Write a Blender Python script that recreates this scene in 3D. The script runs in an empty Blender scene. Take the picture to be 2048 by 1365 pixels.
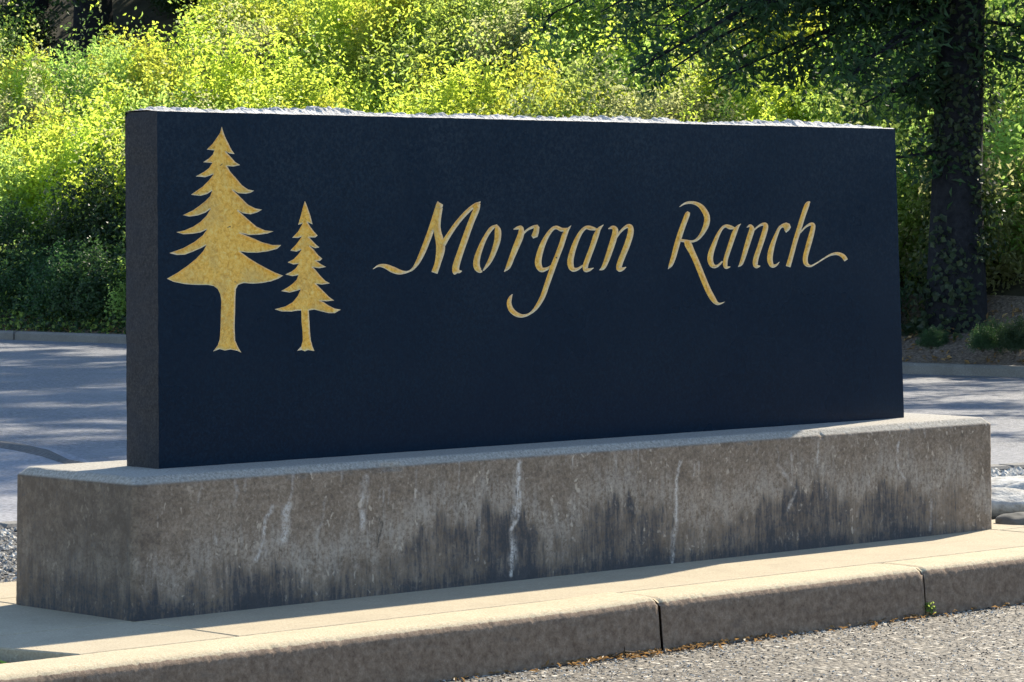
import bpy, math, random
import numpy as np
from mathutils import Vector, noise as mnoise
from mathutils.geometry import delaunay_2d_cdt
random.seed(7); rng = np.random.default_rng(7)
S = bpy.context.scene; COL = S.collection

# ------------------------------------------------------------------ camera
F_PX, CX, CY, CZ = 6756.1, -7.23779, -9.29616, 1.4
YAW, PITCH, ROLL = .765966, -.0402856, -.000770416
PW, PH = 2048., 1365.
fw = Vector((math.sin(YAW)*math.cos(PITCH), math.cos(YAW)*math.cos(PITCH), math.sin(PITCH)))
r0 = Vector((math.cos(YAW), -math.sin(YAW), 0)); u0 = r0.cross(fw)
rt = r0*math.cos(ROLL)+u0*math.sin(ROLL); up = u0*math.cos(ROLL)-r0*math.sin(ROLL)
CP = Vector((CX, CY, CZ))
cd = bpy.data.cameras.new('camera'); cam = bpy.data.objects.new('camera', cd); COL.objects.link(cam)
cd.sensor_width = 36; cd.lens = 36*F_PX/PW; cd.clip_start = .5; cd.clip_end = 3000
from mathutils import Matrix
cam.matrix_world = Matrix(((rt.x, up.x, -fw.x, CP.x), (rt.y, up.y, -fw.y, CP.y), (rt.z, up.z, -fw.z, CP.z), (0, 0, 0, 1)))
S.camera = cam

# ------------------------------------------------------------------ sky, sun, exposure
SUN_AZ = math.radians(14.5)      # from +X towards +Y
SUN_EL = math.radians(38)
w = bpy.data.worlds.new('World'); S.world = w; w.use_nodes = True
nt = w.node_tree; nt.nodes.clear()
sky = nt.nodes.new('ShaderNodeTexSky'); sky.sky_type = 'NISHITA'; sky.sun_disc = False
sky.sun_elevation = SUN_EL; sky.sun_rotation = math.pi/2-SUN_AZ
sky.air_density = 1.0; sky.dust_density = .15; sky.ozone_density = 1.6
bg = nt.nodes.new('ShaderNodeBackground'); bg.inputs[1].default_value = .13
wo = nt.nodes.new('ShaderNodeOutputWorld')
nt.links.new(sky.outputs[0], bg.inputs[0]); nt.links.new(bg.outputs[0], wo.inputs[0])
sd = bpy.data.lights.new('sun', 'SUN'); sd.energy = 4.9; sd.angle = math.radians(.55); sd.color = (1, .90, .73)
sun = bpy.data.objects.new('sun', sd); COL.objects.link(sun)
sdir = Vector((math.cos(SUN_EL)*math.cos(SUN_AZ), math.cos(SUN_EL)*math.sin(SUN_AZ), math.sin(SUN_EL)))
sun.rotation_euler = sdir.to_track_quat('Z', 'Y').to_euler(); sun.location = (20, 5, 20)
S.view_settings.view_transform = 'Standard'; S.view_settings.look = 'None'
S.view_settings.exposure = 1.15; S.view_settings.gamma = 1; S.view_settings.use_curve_mapping = False
S.render.engine = 'CYCLES'
S.cycles.max_bounces = 8; S.cycles.transmission_bounces = 4; S.cycles.diffuse_bounces = 4

# ------------------------------------------------------------------ helpers
def ray(u, v): return fw+rt*((u-PW/2)/F_PX)-up*((v-PH/2)/F_PX)
def on_z(u, v, z=0.):
    d = ray(u, v); return CP+d*((z-CP.z)/d.z)
def on_y(u, v, y=0.):
    d = ray(u, v); return CP+d*((y-CP.y)/d.y)
def pix(P):
    d = Vector(P)-CP; k = d.dot(fw); return PW/2+F_PX*d.dot(rt)/k, PH/2-F_PX*d.dot(up)/k

def mesh_np(name, V, F, mats=(), smooth=False, attrs=None, mi=None):
    """V (n,3); F (m,3|4) array or list of tuples"""
    me = bpy.data.meshes.new(name)
    V = np.asarray(V, dtype=np.float32)
    if isinstance(F, np.ndarray):
        k = F.shape[1]; m = len(F)
        me.vertices.add(len(V)); me.vertices.foreach_set('co', V.ravel())
        me.loops.add(m*k); me.loops.foreach_set('vertex_index', F.astype(np.int32).ravel())
        me.polygons.add(m); me.polygons.foreach_set('loop_start', np.arange(0, m*k, k, dtype=np.int32))
        me.polygons.foreach_set('loop_total', np.full(m, k, dtype=np.int32))
        me.update(calc_edges=True)
    else:
        me.from_pydata([tuple(v) for v in V.tolist()], [], F); me.update()
    if attrs:
        for an, av in attrs.items():
            a = me.attributes.new(an, 'FLOAT', 'POINT'); a.data.foreach_set('value', np.asarray(av, dtype=np.float32))
    for m_ in mats: me.materials.append(m_)
    if mi is not None: me.polygons.foreach_set('material_index', np.asarray(mi, dtype=np.int32))
    me.polygons.foreach_set('use_smooth', np.full(len(me.polygons), smooth))
    return me

def link(name, me, parent=None, loc=None):
    o = bpy.data.objects.new(name, me); COL.objects.link(o)
    if parent: o.parent = parent
    if loc is not None: o.location = loc
    return o
def thing(name, label, cat, loc=(0, 0, 0), group=None):
    o = bpy.data.objects.new(name, None); COL.objects.link(o); o.location = loc; o.empty_display_size = .2
    return tag(o, label, cat, group)
def tag(o, label=None, cat=None, group=None, kind=None):
    if label: o['label'] = label
    if cat: o['category'] = cat
    if group: o['group'] = group
    if kind: o['kind'] = kind
    return o
def struct(name, me, label=None, parent=None):
    o = link(name, me, parent)
    if not parent: o['kind'] = 'structure'
    if label: o['label'] = label
    return o
def copy_tree(o, parent=None):
    c = o.copy(); COL.objects.link(c)
    if parent: c.parent = parent
    for ch in [x for x in o.children]: copy_tree(ch, c)
    return c

def grid_faces(nu, nv, closed_u=False):
    """vertex index i*nv+j"""
    i = np.arange(nu if closed_u else nu-1); j = np.arange(nv-1)
    I, J = np.meshgrid(i, j, indexing='ij'); I2 = (I+1) % nu
    return np.stack([I*nv+J, I2*nv+J, I2*nv+J+1, I*nv+J+1], -1).reshape(-1, 4)

def vnoise(x, y, seed=0):
    x = np.asarray(x, float); y = np.asarray(y, float)
    xi = np.floor(x).astype(np.int64); yi = np.floor(y).astype(np.int64); fx = x-xi; fy = y-yi
    fx = fx*fx*(3-2*fx); fy = fy*fy*(3-2*fy)
    def h(a, b):
        n = (a*374761393+b*668265263+seed*974634777) & 0xffffffff
        n = ((n ^ (n >> 13))*1274126177) & 0xffffffff
        return ((n ^ (n >> 16)) & 0xffff)/65535.
    return (h(xi, yi)*(1-fx)+h(xi+1, yi)*fx)*(1-fy)+(h(xi, yi+1)*(1-fx)+h(xi+1, yi+1)*fx)*fy
def fbm(x, y, seed=0, o=4):
    s = 0; a = .5; t = 0
    for k in range(o): s = s+a*vnoise(x*2**k, y*2**k, seed+k*17); t += a; a *= .55
    return s/t
def sstep(a, b, x): t = np.clip((x-a)/(b-a), 0, 1); return t*t*(3-2*t)

# ------------------------------------------------------------------ materials
class NB:
    def __init__(s, name, rough=.8, spec=.5):
        s.m = bpy.data.materials.new(name); s.m.use_nodes = True; s.t = s.m.node_tree; s.t.nodes.clear()
        s.out = s.n('ShaderNodeOutputMaterial'); s.b = s.n('ShaderNodeBsdfPrincipled')
        s.b.inputs['Roughness'].default_value = rough; s.b.inputs['Specular IOR Level'].default_value = spec
        s.l(s.b.outputs[0], s.out.inputs[0]); s.tc = s.n('ShaderNodeTexCoord')
        s.co = s.tc.outputs['Object']
    def n(s, t, **k):
        nd = s.t.nodes.new(t)
        for a, b in k.items(): setattr(nd, a, b)
        return nd
    def l(s, a, b): s.t.links.new(a, b)
    def noise(s, scale, detail=4, rough=.55, vec=None, dist=0):
        nd = s.n('ShaderNodeTexNoise'); nd.inputs['Scale'].default_value = scale; nd.inputs['Detail'].default_value = detail
        nd.inputs['Roughness'].default_value = rough; nd.inputs['Distortion'].default_value = dist
        s.l(vec or s.co, nd.inputs['Vector']); return nd.outputs['Fac']
    def vor(s, scale, feat='F1', out='Distance', vec=None):
        nd = s.n('ShaderNodeTexVoronoi', feature=feat); nd.inputs['Scale'].default_value = scale
        s.l(vec or s.co, nd.inputs['Vector']); return nd.outputs[out]
    def mapv(s, sc):
        m = s.n('ShaderNodeMapping'); m.inputs['Scale'].default_value = sc; s.l(s.co, m.inputs[0]); return m.outputs[0]
    def ramp(s, f, stops):
        r = s.n('ShaderNodeValToRGB'); s.l(f, r.inputs[0]); e = r.color_ramp.elements
        while len(e) < len(stops): e.new(.5)
        for k, (p, c) in enumerate(stops):
            e[k].position = p; e[k].color = (c if hasattr(c, '__len__') else (c, c, c))[:3]+(1,) if hasattr(c, '__len__') else (c, c, c, 1)
        return r.outputs[0]
    def mix(s, f, a, b, mode='MIX'):
        m = s.n('ShaderNodeMix', data_type='RGBA', blend_type=mode)
        for sock, v in ((m.inputs[0], f), (m.inputs[6], a), (m.inputs[7], b)):
            if isinstance(v, (int, float)): sock.default_value = v
            elif isinstance(v, tuple): sock.default_value = v+(1,)
            else: s.l(v, sock)
        return m.outputs[2]
    def math(s, op, a, b=0.):
        m = s.n('ShaderNodeMath', operation=op)
        for sock, v in ((m.inputs[0], a), (m.inputs[1], b)):
            if isinstance(v, (int, float)): sock.default_value = v
            else: s.l(v, sock)
        return m.outputs[0]
    def attr(s, name): return s.n('ShaderNodeAttribute', attribute_name=name).outputs['Fac']
    def bump(s, h, st=.5, d=.01, nrm=None):
        b = s.n('ShaderNodeBump'); b.inputs['Strength'].default_value = st; b.inputs['Distance'].default_value = d
        s.l(h, b.inputs['Height'])
        if nrm: s.l(nrm, b.inputs['Normal'])
        return b.outputs[0]
    def color(s, c): s.l(c, s.b.inputs['Base Color'])
    def normal(s, c): s.l(c, s.b.inputs['Normal'])

def m_granite():
    k = NB('polished_granite', .3, .16)
    f = k.noise(105, 4, .75); g = k.noise(2.2, 3)
    c = k.ramp(f, [(.34, (.0003, .0050, .0125)), (.52, (.0008, .0110, .0255)), (.68, (.005, .025, .050))])
    k.color(k.mix(g, c, (.0018, .0115, .028)))
    # pale speckle mixed into the stone colour, stronger towards the top
    sp = k.n('ShaderNodeSeparateXYZ'); k.l(k.co, sp.inputs[0])
    up_ = k.n('ShaderNodeMapRange'); up_.inputs[1].default_value = .9; up_.inputs[2].default_value = 1.7; k.l(sp.outputs[2], up_.inputs[0])
    grain = k.ramp(k.noise(70, 5, .8), [(.45, 0.), (.72, 1.)])
    top_speckle = k.math('MULTIPLY', k.math('MULTIPLY', grain, k.math('ADD', up_.outputs[0], .25)), k.ramp(k.noise(3, 4), [(.3, .25), (.7, .8)]))
    base_c = k.b.inputs['Base Color'].links[0].from_socket
    k.color(k.mix(top_speckle, base_c, (.030, .046, .062)))
    k.l(k.ramp(k.noise(1.6, 4), [(.3, .24), (.7, .36)]), k.b.inputs['Roughness'])
    k.normal(k.bump(k.noise(300, 2), .04, .002)); return k.m
def m_rough_granite(light):   # crown: freshly broken pale crystal faces; side: dull sawn stone
    k = NB('hewn_granite_'+('crown' if light else 'side'), .85, .3)
    f = k.noise(120, 5, .7); v = k.vor(75, out='Color'); g = k.noise(6, 4)
    if light:
        c = k.ramp(f, [(.36, (.08, .078, .075)), (.45, (.50, .48, .45)), (.68, (.78, .76, .72))])
        c = k.mix(k.ramp(g, [(.35, 0.), (.6, .35)]), c, (.22, .21, .20))
        k.color(c); k.normal(k.bump(k.noise(60, 5, .7), .7, .012))
    else:
        c = k.ramp(f, [(.3, (.010, .012, .016)), (.5, (.029, .029, .032)), (.7, (.062, .059, .060))])
        c = k.mix(k.ramp(g, [(.4, 0.), (.7, .5)]), c, (.022, .026, .036))
        k.color(c); k.normal(k.bump(k.noise(90, 5, .7), .6, .006))
    return k.m
def m_gold():
    k = NB('gold_leaf', .5, .4)
    e = k.attr('edge'); f = k.noise(70, 4, .65, dist=.6); g = k.noise(9, 4, .6); h = k.noise(170, 3)
    c = k.ramp(f, [(.3, (.66, .32, .035)), (.5, (.96, .54, .08)), (.72, (1., .72, .21))])
    c = k.mix(k.ramp(g, [(.5, 0.), (.72, .45)]), c, (.50, .38, .15))
    pale = k.math('MULTIPLY', k.math('ADD', e, k.math('MULTIPLY', k.math('SUBTRACT', h, .5), .6)), 1.)
    c = k.mix(k.ramp(pale, [(.4, 0.), (.95, .8)]), c, (.90, .74, .50))
    spots = k.ramp(k.noise(38, 2, .5, dist=1.2), [(.745, 0.), (.765, 1.)])
    c = k.mix(spots, c, (.02, .03, .045))
    k.color(c); k.b.inputs['Metallic'].default_value = 0.0
    k.normal(k.bump(f, .8, .010)); return k.m
def m_base():
    k = NB('weathered_concrete', .92, .25)
    fine = k.noise(95, 5, .75); med = k.noise(16, 6, .7); big = k.noise(2.2, 4, .6); mot = k.noise(70, 5, .75, dist=.4)
    sv = k.mapv((65, 65, 9)); st = k.noise(1., 5, .65, vec=sv)
    c = k.ramp(med, [(.3, (.165, .125, .090)), (.5, (.245, .190, .140)), (.7, (.325, .262, .200))])
    c = k.mix(k.ramp(mot, [(.36, .6), (.52, 0.)]), c, (.085, .072, .060))
    c = k.mix(k.ramp(mot, [(.54, 0.), (.68, .6)]), c, (.42, .36, .29))
    wv = k.n('ShaderNodeVectorMath', operation='ADD'); nz = k.n('ShaderNodeTexNoise'); nz.inputs['Scale'].default_value = 30; k.l(k.co, nz.inputs['Vector'])
    sc = k.n('ShaderNodeVectorMath', operation='SCALE'); k.l(nz.outputs['Color'], sc.inputs[0]); sc.inputs['Scale'].default_value = .05
    k.l(k.mapv((1, 1, .6)), wv.inputs[0]); k.l(sc.outputs[0], wv.inputs[1])
    sp = k.ramp(k.vor(34, vec=wv.outputs[0]), [(.16, 1.), (.27, 0.)]); spm = k.ramp(k.noise(6, 3), [(.45, 0.), (.58, .85)])
    c = k.mix(k.math('MULTIPLY', sp, spm), c, (.50, .42, .33))
    bl = k.math('MULTIPLY', k.attr('bloom'), k.ramp(k.math('ADD', k.math('MULTIPLY', st, .5), k.math('MULTIPLY', mot, .5)), [(.4, 0.), (.6, 1.)]))
    c = k.mix(bl, c, (.44, .40, .345))
    c = k.mix(k.math('MULTIPLY', k.attr('left_tone'), k.ramp(med, [(.3, 1.), (.7, .6)])), c, (.088, .072, .060))  # darker brown tint over the left end
    dk = k.math('ADD', k.attr('dark'), k.math('MULTIPLY', k.math('SUBTRACT', k.noise(1.3, 6, .7, vec=sv), .5), 1.15))
    dk = k.math('ADD', dk, k.math('MULTIPLY', k.math('SUBTRACT', mot, .5), 1.5))
    dk = k.math('ADD', dk, k.math('MULTIPLY', k.math('SUBTRACT', k.noise(1., 4, .7, vec=k.mapv((24, 24, 3))), .5), .9))
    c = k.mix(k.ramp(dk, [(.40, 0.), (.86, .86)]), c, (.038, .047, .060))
    c = k.mix(k.math('MULTIPLY', k.attr('streak'), k.ramp(k.noise(75, 5, .75), [(.40, .15), (.54, 1.)])), c, (.66, .62, .57))
    c = k.mix(k.attr('crack'), c, (.05, .048, .045))
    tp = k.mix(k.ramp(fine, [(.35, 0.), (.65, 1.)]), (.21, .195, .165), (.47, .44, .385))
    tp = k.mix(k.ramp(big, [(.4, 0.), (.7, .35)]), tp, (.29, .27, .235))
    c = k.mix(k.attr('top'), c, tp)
    k.color(c)
    hh = k.math('ADD', k.math('MULTIPLY', fine, .6), k.math('MULTIPLY', mot, .9))
    k.normal(k.bump(hh, .7, .007)); return k.m
def m_concrete(name, lo, mid, hi, spots=.5, stain=(.2, .17, .13)):
    k = NB(name, .9, .25)
    fine = k.noise(110, 5, .75); med = k.noise(5, 5, .6)
    c = k.ramp(fine, [(.3, lo), (.5, mid), (.72, hi)])
    c = k.mix(k.ramp(med, [(.42, 0.), (.75, spots)]), c, stain)
    c = k.mix(k.ramp(k.noise(11, 6, .75, dist=1.), [(.55, 0.), (.70, .45)]), c, stain)
    c = k.mix(k.ramp(k.noise(45, 4, .7), [(.60, 0.), (.70, .5)]), c, tuple(min(1., v*1.25) for v in hi))
    pit = k.ramp(k.vor(26), [(.045, 1.), (.075, 0.)]); pm = k.ramp(k.noise(4, 2), [(.5, 0.), (.6, .75)])
    c = k.mix(k.math('MULTIPLY', pit, pm), c, (.07, .06, .05))
    k.color(c); k.normal(k.bump(fine, .6, .005)); return k.m
def m_kerb():
    """one casting: sunlight painted into the sandy top, shade into the brown face"""
    k = NB('kerb_concrete', .9, .25)
    fine = k.noise(110, 5, .75); med = k.noise(5, 5, .6); mot = k.noise(38, 5, .7)
    t = k.ramp(fine, [(.3, (.33, .265, .165)), (.5, (.46, .385, .26)), (.72, (.58, .50, .355))])
    t = k.mix(k.ramp(med, [(.42, 0.), (.75, .4)]), t, (.33, .27, .18))
    f = k.ramp(mot, [(.3, (.135, .090, .060)), (.5, (.240, .168, .115)), (.7, (.32, .24, .172))])
    f = k.mix(k.ramp(fine, [(.36, .45), (.55, 0.)]), f, (.085, .062, .046))
    f = k.mix(k.ramp(k.noise(1., 5, .6, vec=k.mapv((9, 9, 30))), [(.55, 0.), (.75, .5)]), f, (.10, .085, .072))
    m = k.math('ADD', k.attr('face'), k.math('MULTIPLY', k.math('SUBTRACT', k.noise(55, 5, .7), .5), 1.1))
    c = k.mix(k.ramp(m, [(.42, 0.), (.58, 1.)]), t, f)  # sunlit top tone to shaded face tone, both held in the colour
    pit = k.ramp(k.vor(30), [(.05, 1.), (.085, 0.)]); pm = k.ramp(k.noise(5, 2), [(.48, 0.), (.56, .8)])
    c = k.mix(k.math('MULTIPLY', pit, pm), c, (.05, .042, .035))
    k.color(c); k.normal(k.bump(k.math('ADD', fine, k.math('MULTIPLY', mot, .5)), .6, .005)); return k.m
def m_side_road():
    k = NB('side_road_shaded_asphalt', .7, .4)
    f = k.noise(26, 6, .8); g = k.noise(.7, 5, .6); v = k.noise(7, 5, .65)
    c = k.ramp(f, [(.34, (.055, .059, .070)), (.5, (.150, .156, .175)), (.68, (.31, .315, .335))])  # blue cast of skylit shade put into the asphalt colour
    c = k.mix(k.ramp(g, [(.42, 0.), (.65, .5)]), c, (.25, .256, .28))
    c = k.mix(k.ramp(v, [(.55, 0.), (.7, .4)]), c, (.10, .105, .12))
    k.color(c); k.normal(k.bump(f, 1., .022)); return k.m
def m_asphalt():
    k = NB('asphalt', .72, .4)
    wv = k.n('ShaderNodeVectorMath', operation='ADD'); nz = k.n('ShaderNodeTexNoise'); nz.inputs['Scale'].default_value = 60; k.l(k.co, nz.inputs['Vector'])
    sc = k.n('ShaderNodeVectorMath', operation='SCALE'); k.l(nz.outputs['Color'], sc.inputs[0]); sc.inputs['Scale'].default_value = .02
    k.l(k.co, wv.inputs[0]); k.l(sc.outputs[0], wv.inputs[1])
    v = k.vor(38, out='Color', vec=wv.outputs[0]); d = k.vor(38, vec=wv.outputs[0]); f = k.noise(45, 5, .7); g = k.noise(.8, 5, .6)
    sep = k.n('ShaderNodeSeparateColor'); k.l(v, sep.inputs[0])
    c = k.ramp(sep.outputs[0], [(.0, (.075, .062, .046)), (.4, (.185, .153, .112)), (.78, (.33, .285, .215)), (.94, (.66, .60, .50))])
    c = k.mix(k.ramp(d, [(.36, 0.), (.60, .92)]), c, (.035, .032, .028))
    c = k.mix(k.ramp(f, [(.42, .8), (.56, 0.)]), c, (.045, .038, .03))
    c = k.mix(k.ramp(g, [(.45, 0.), (.6, .4)]), c, (.13, .115, .09))
    k.color(c)
    h = k.math('SUBTRACT', k.math('MULTIPLY', f, .6), d)
    k.normal(k.bump(h, 1., .012)); return k.m
def m_simple(name, stops, scale=20, rough=.9, bump=.4, bd=.01, detail=5):
    k = NB(name, rough, .25); f = k.noise(scale, detail, .65); k.color(k.ramp(f, stops)); k.normal(k.bump(f, bump, bd)); return k.m
def m_leaf(name, lo, hi, trans, tmix=.45, dry=None):
    k = NB(name, .5, .35)
    t = k.attr('tint'); oi = k.n('ShaderNodeObjectInfo')
    c = k.mix(t, lo, hi)
    hs = k.n('ShaderNodeHueSaturation')
    k.l(k.math('ADD', k.math('MULTIPLY', oi.outputs['Random'], .035), .497), hs.inputs['Hue'])
    k.l(k.math('ADD', k.math('MULTIPLY', oi.outputs['Random'], .45), .78), hs.inputs['Value'])
    k.l(c, hs.inputs['Color']); k.color(hs.outputs[0])
    tr = k.n('ShaderNodeBsdfTranslucent')
    hs2 = k.n('ShaderNodeHueSaturation')
    for a in ('Hue', 'Value'): k.l(hs.inputs[a].links[0].from_socket, hs2.inputs[a])
    k.l(k.mix(t, tuple(x*.75 for x in trans), trans), hs2.inputs['Color'])
    k.l(hs2.outputs[0], tr.inputs['Color'])
    ms = k.n('ShaderNodeMixShader'); ms.inputs[0].default_value = tmix
    k.l(k.b.outputs[0], ms.inputs[1]); k.l(tr.outputs[0], ms.inputs[2]); k.l(ms.outputs[0], k.out.inputs[0])
    return k.m

M = dict(
    granite=m_granite(), gside=m_rough_granite(False), gcrown=m_rough_granite(True), gold=m_gold(), base=m_base(),
    kerb=m_kerb(),
    walk=m_concrete('pavement_concrete', (.31, .255, .170), (.395, .335, .235), (.48, .415, .30), .4, (.28, .235, .165)),
    fkerb=m_concrete('far_kerb_concrete', (.12, .115, .105), (.18, .17, .155), (.26, .25, .23), .5, (.10, .095, .085)),
    asphalt=m_asphalt(),
    seam=m_simple('dark_seam', [(.3, (.045, .045, .048)), (.7, (.12, .12, .12))], 30),
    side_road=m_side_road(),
    gutter=m_simple('patched_asphalt', [(.34, (.14, .14, .15)), (.7, (.33, .33, .345))], 40),
    paint=m_simple('worn_road_paint', [(.4, (.30, .29, .27)), (.55, (.72, .71, .67))], 14),
    soil=m_simple('soil', [(.3, (.035, .026, .018)), (.6, (.10, .075, .052)), (.75, (.19, .15, .11))], 40, 1, .8, .02),
    litter=m_simple('leaf_mould', [(.3, (.05, .04, .028)), (.55, (.17, .13, .10)), (.75, (.33, .27, .21))], 35, 1, .8, .03),
    earth=m_simple('hill_earth', [(.3, (.02, .018, .01)), (.7, (.06, .055, .03))], 3, 1, .5, .05),
    gritty=m_simple('grey_gravel', [(.3, (.10, .095, .085)), (.6, (.24, .23, .21)), (.75, (.42, .40, .37))], 40, .9, .8, .02),
    chip=m_simple('tan_chipping', [(.3, (.20, .17, .12)), (.7, (.42, .37, .29))], 90), chipd=m_simple('dark_chipping', [(.3, (.035, .03, .025)), (.7, (.12, .10, .08))], 90),
    gravel=m_simple('pale_gravel', [(.3, (.30, .28, .24)), (.6, (.52, .50, .45)), (.75, (.66, .64, .58))], 26, .9, .8, .02),
    rock=m_simple('river_rock', [(.3, (.20, .19, .17)), (.5, (.38, .37, .34)), (.7, (.50, .49, .45))], 16, .8, .7, .02),
    rockdark=m_simple('dark_river_rock', [(.3, (.06, .06, .055)), (.7, (.15, .145, .13))], 9, .8, .4, .01),
    bark=m_simple('bark', [(.3, (.006, .007, .010)), (.6, (.018, .019, .023)), (.8, (.045, .045, .048))], 14, 1, .9, .03),
    twig=m_simple('twig_bark', [(.3, (.05, .038, .028)), (.7, (.13, .10, .075))], 20, 1, .4, .01),
    lime=m_leaf('lime_leaf', (.12, .16, .03), (.26, .30, .07), (.88, .93, .12), .64),
    green=m_leaf('green_leaf', (.055, .105, .025), (.18, .23, .09), (.66, .82, .18), .58),
    olive=m_leaf('olive_leaf', (.07, .085, .035), (.16, .16, .075), (.76, .78, .34), .56),
    dark=m_leaf('dark_leaf', (.016, .036, .018), (.045, .080, .032), (.10, .19, .045), .35),
    ivy=m_leaf('ivy_leaf', (.012, .026, .014), (.05, .065, .028), (.14, .20, .05), .35),
    dry=m_leaf('dry_leaf', (.11, .065, .035), (.36, .22, .11), (.5, .26, .1), .3),
)

# ------------------------------------------------------------------ the sign: carved glyphs
def catmull(P, n=6):
    P = np.array(P, float); Q = np.vstack([2*P[0]-P[1], P, 2*P[-1]-P[-2]]); out = []
    for i in range(1, len(Q)-2):
        p0, p1, p2, p3 = Q[i-1:i+3]
        for t in np.linspace(0, 1, n, endpoint=False):
            out.append(.5*((2*p1)+(-p0+p2)*t+(2*p0-5*p1+4*p2-p3)*t*t+(-p0+3*p1-3*p2+p3)*t**3))
    out.append(Q[-2]); return np.array(out)
def ribbon(P):
    C = catmull(P); d = np.gradient(C[:, :2], axis=0); d /= np.linalg.norm(d, axis=1)[:, None]+1e-9
    nrm = np.stack([-d[:, 1], d[:, 0]], 1); hw = np.maximum(C[:, 2:3]*.5, .8)
    return np.vstack([C[:, :2]+nrm*hw, (C[:, :2]-nrm*hw)[::-1]])
c3 = lambda a: (730+a[:, 0]/3.657, 380+a[:, 1]/3.657)
c4 = lambda a: (1310+a[:, 0]/4.995, 380+a[:, 1]/4.995)
c1 = lambda a: (230+a[:, 0]/4.096, 200+a[:, 1]/4.096)
c2 = lambda a: (300+a[:, 0]/4.876, 480+a[:, 1]/4.876)
def to_face(pts, cv):
    u, v = cv(np.asarray(pts, float)); return [tuple((on_y(a, b).x, on_y(a, b).z)) for a, b in zip(u, v)]
GL = []
def glyph(name, label, cv, strokes=(), polys=()):
    L = [to_face(ribbon(s), cv) for s in strokes]+[to_face(p, cv) for p in polys]
    GL.append((name, label, L))
glyph('letter', 'gold capital letter M with a long swash at its left foot', c3, [
    [(58, 580, 3), (100, 556, 16), (150, 560, 34), (205, 585, 46), (255, 602, 36), (308, 601, 14), (350, 578, 18), (388, 525, 32), (428, 440, 42), (478, 310, 44), (515, 200, 46), (545, 112, 50), (552, 98, 44)],
    [(545, 130, 46), (532, 230, 44), (530, 300, 52), (548, 380, 62), (552, 440, 64), (534, 530, 46), (508, 608, 46)],
    [(570, 400, 40), (620, 320, 34), (680, 235, 32), (750, 158, 30), (805, 112, 26), (845, 88, 6)],
    [(835, 98, 20), (815, 145, 44), (775, 240, 44), (735, 350, 46), (700, 450, 46), (668, 550, 50), (664, 596, 50), (672, 612, 34)],
    [(665, 590, 34), (690, 598, 24), (708, 594, 6)]])
glyph('letter', 'gold lower case letter o', c3, [
    [(968, 258, 12), (925, 283, 28), (882, 345, 30), (843, 430, 38), (818, 510, 46), (818, 562, 48), (838, 592, 34), (858, 598, 10)],
    [(962, 262, 20), (972, 300, 46), (968, 370, 46), (940, 460, 38), (905, 535, 28), (864, 592, 10)]])
glyph('letter', 'gold lower case letter r', c3, [
    [(1086, 290, 5), (1115, 280, 22), (1142, 280, 32), (1138, 335, 46), (1108, 410, 46), (1076, 490, 40), (1048, 562, 34), (1018, 600, 4)],
    [(1145, 335, 16), (1185, 295, 15), (1230, 272, 20), (1262, 266, 20)]],
    [[(1240, 262), (1262, 255), (1276, 275), (1272, 310), (1262, 345), (1230, 357), (1217, 335), (1232, 300)]])
glyph('letter', 'gold lower case letter g with a long hooked tail', c3, [
    [(1480, 285, 14), (1440, 292, 28), (1402, 276, 26), (1370, 288, 26), (1330, 340, 32), (1296, 410, 40), (1272, 490, 46), (1268, 545, 48), (1290, 584, 38), (1330, 578, 22), (1368, 552, 12)],
    [(1507, 262, 3), (1480, 295, 24), (1460, 330, 38), (1438, 400, 38), (1404, 490, 38), (1370, 580, 40), (1335, 680, 38), (1300, 780, 36), (1255, 858, 28), (1210, 903, 16), (1160, 922, 22), (1110, 912, 34), (1070, 877, 38), (1054, 830, 34), (1063, 790, 24), (1078, 764, 4)]])
glyph('letter', 'gold lower case letter a of the first word', c3, [
    [(1700, 292, 14), (1650, 280, 32), (1615, 277, 24), (1580, 310, 28), (1545, 375, 36), (1515, 460, 42), (1502, 530, 46), (1515, 577, 38), (1550, 582, 22), (1600, 550, 10)],
    [(1744, 256, 3), (1712, 288, 26), (1690, 335, 40), (1665, 410, 38), (1635, 490, 38), (1614, 550, 38), (1614, 585, 34), (1640, 585, 22), (1672, 572, 4)]])
glyph('letter', 'gold lower case letter n of the first word', c3, [
    [(1780, 286, 5), (1812, 276, 28), (1832, 300, 42), (1816, 370, 44), (1790, 450, 42), (1762, 530, 36), (1740, 572, 28), (1714, 588, 3)],
    [(1830, 360, 14), (1870, 305, 17), (1912, 270, 24), (1940, 272, 38), (1942, 320, 44), (1918, 400, 44), (1886, 480, 42), (1862, 545, 42), (1860, 580, 38), (1882, 580, 24), (1910, 566, 5)]])
glyph('letter', 'gold capital letter R with a long sweeping leg', c4, [
    [(338, 222, 30), (322, 250, 50), (290, 335, 52), (252, 440, 54), (216, 560, 54), (186, 670, 50), (158, 748, 40), (130, 792, 4)],
    [(243, 172, 3), (300, 137, 20), (370, 128, 28), (440, 152, 42), (490, 205, 54), (520, 275, 58), (512, 350, 56), (475, 430, 42), (430, 488, 30), (380, 515, 22), (310, 512, 28), (255, 505, 30)],
    [(300, 515, 30), (330, 545, 70), (368, 620, 60), (410, 710, 58), (455, 820, 58), (495, 920, 58), (540, 1020, 58), (580, 1090, 54), (615, 1132, 36), (650, 1138, 18), (697, 1120, 3)]])
glyph('letter', 'gold lower case letter a of the second word', c4, [
    [(800, 385, 16), (750, 375, 42), (708, 362, 30), (670, 385, 28), (630, 450, 36), (592, 540, 46), (560, 630, 54), (552, 700, 56), (575, 757, 46), (622, 762, 26), (675, 715, 14)],
    [(858, 340, 3), (825, 372, 30), (796, 425, 48), (766, 510, 48), (736, 600, 46), (708, 690, 44), (702, 750, 44), (715, 775, 34), (752, 770, 6)]])
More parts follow.
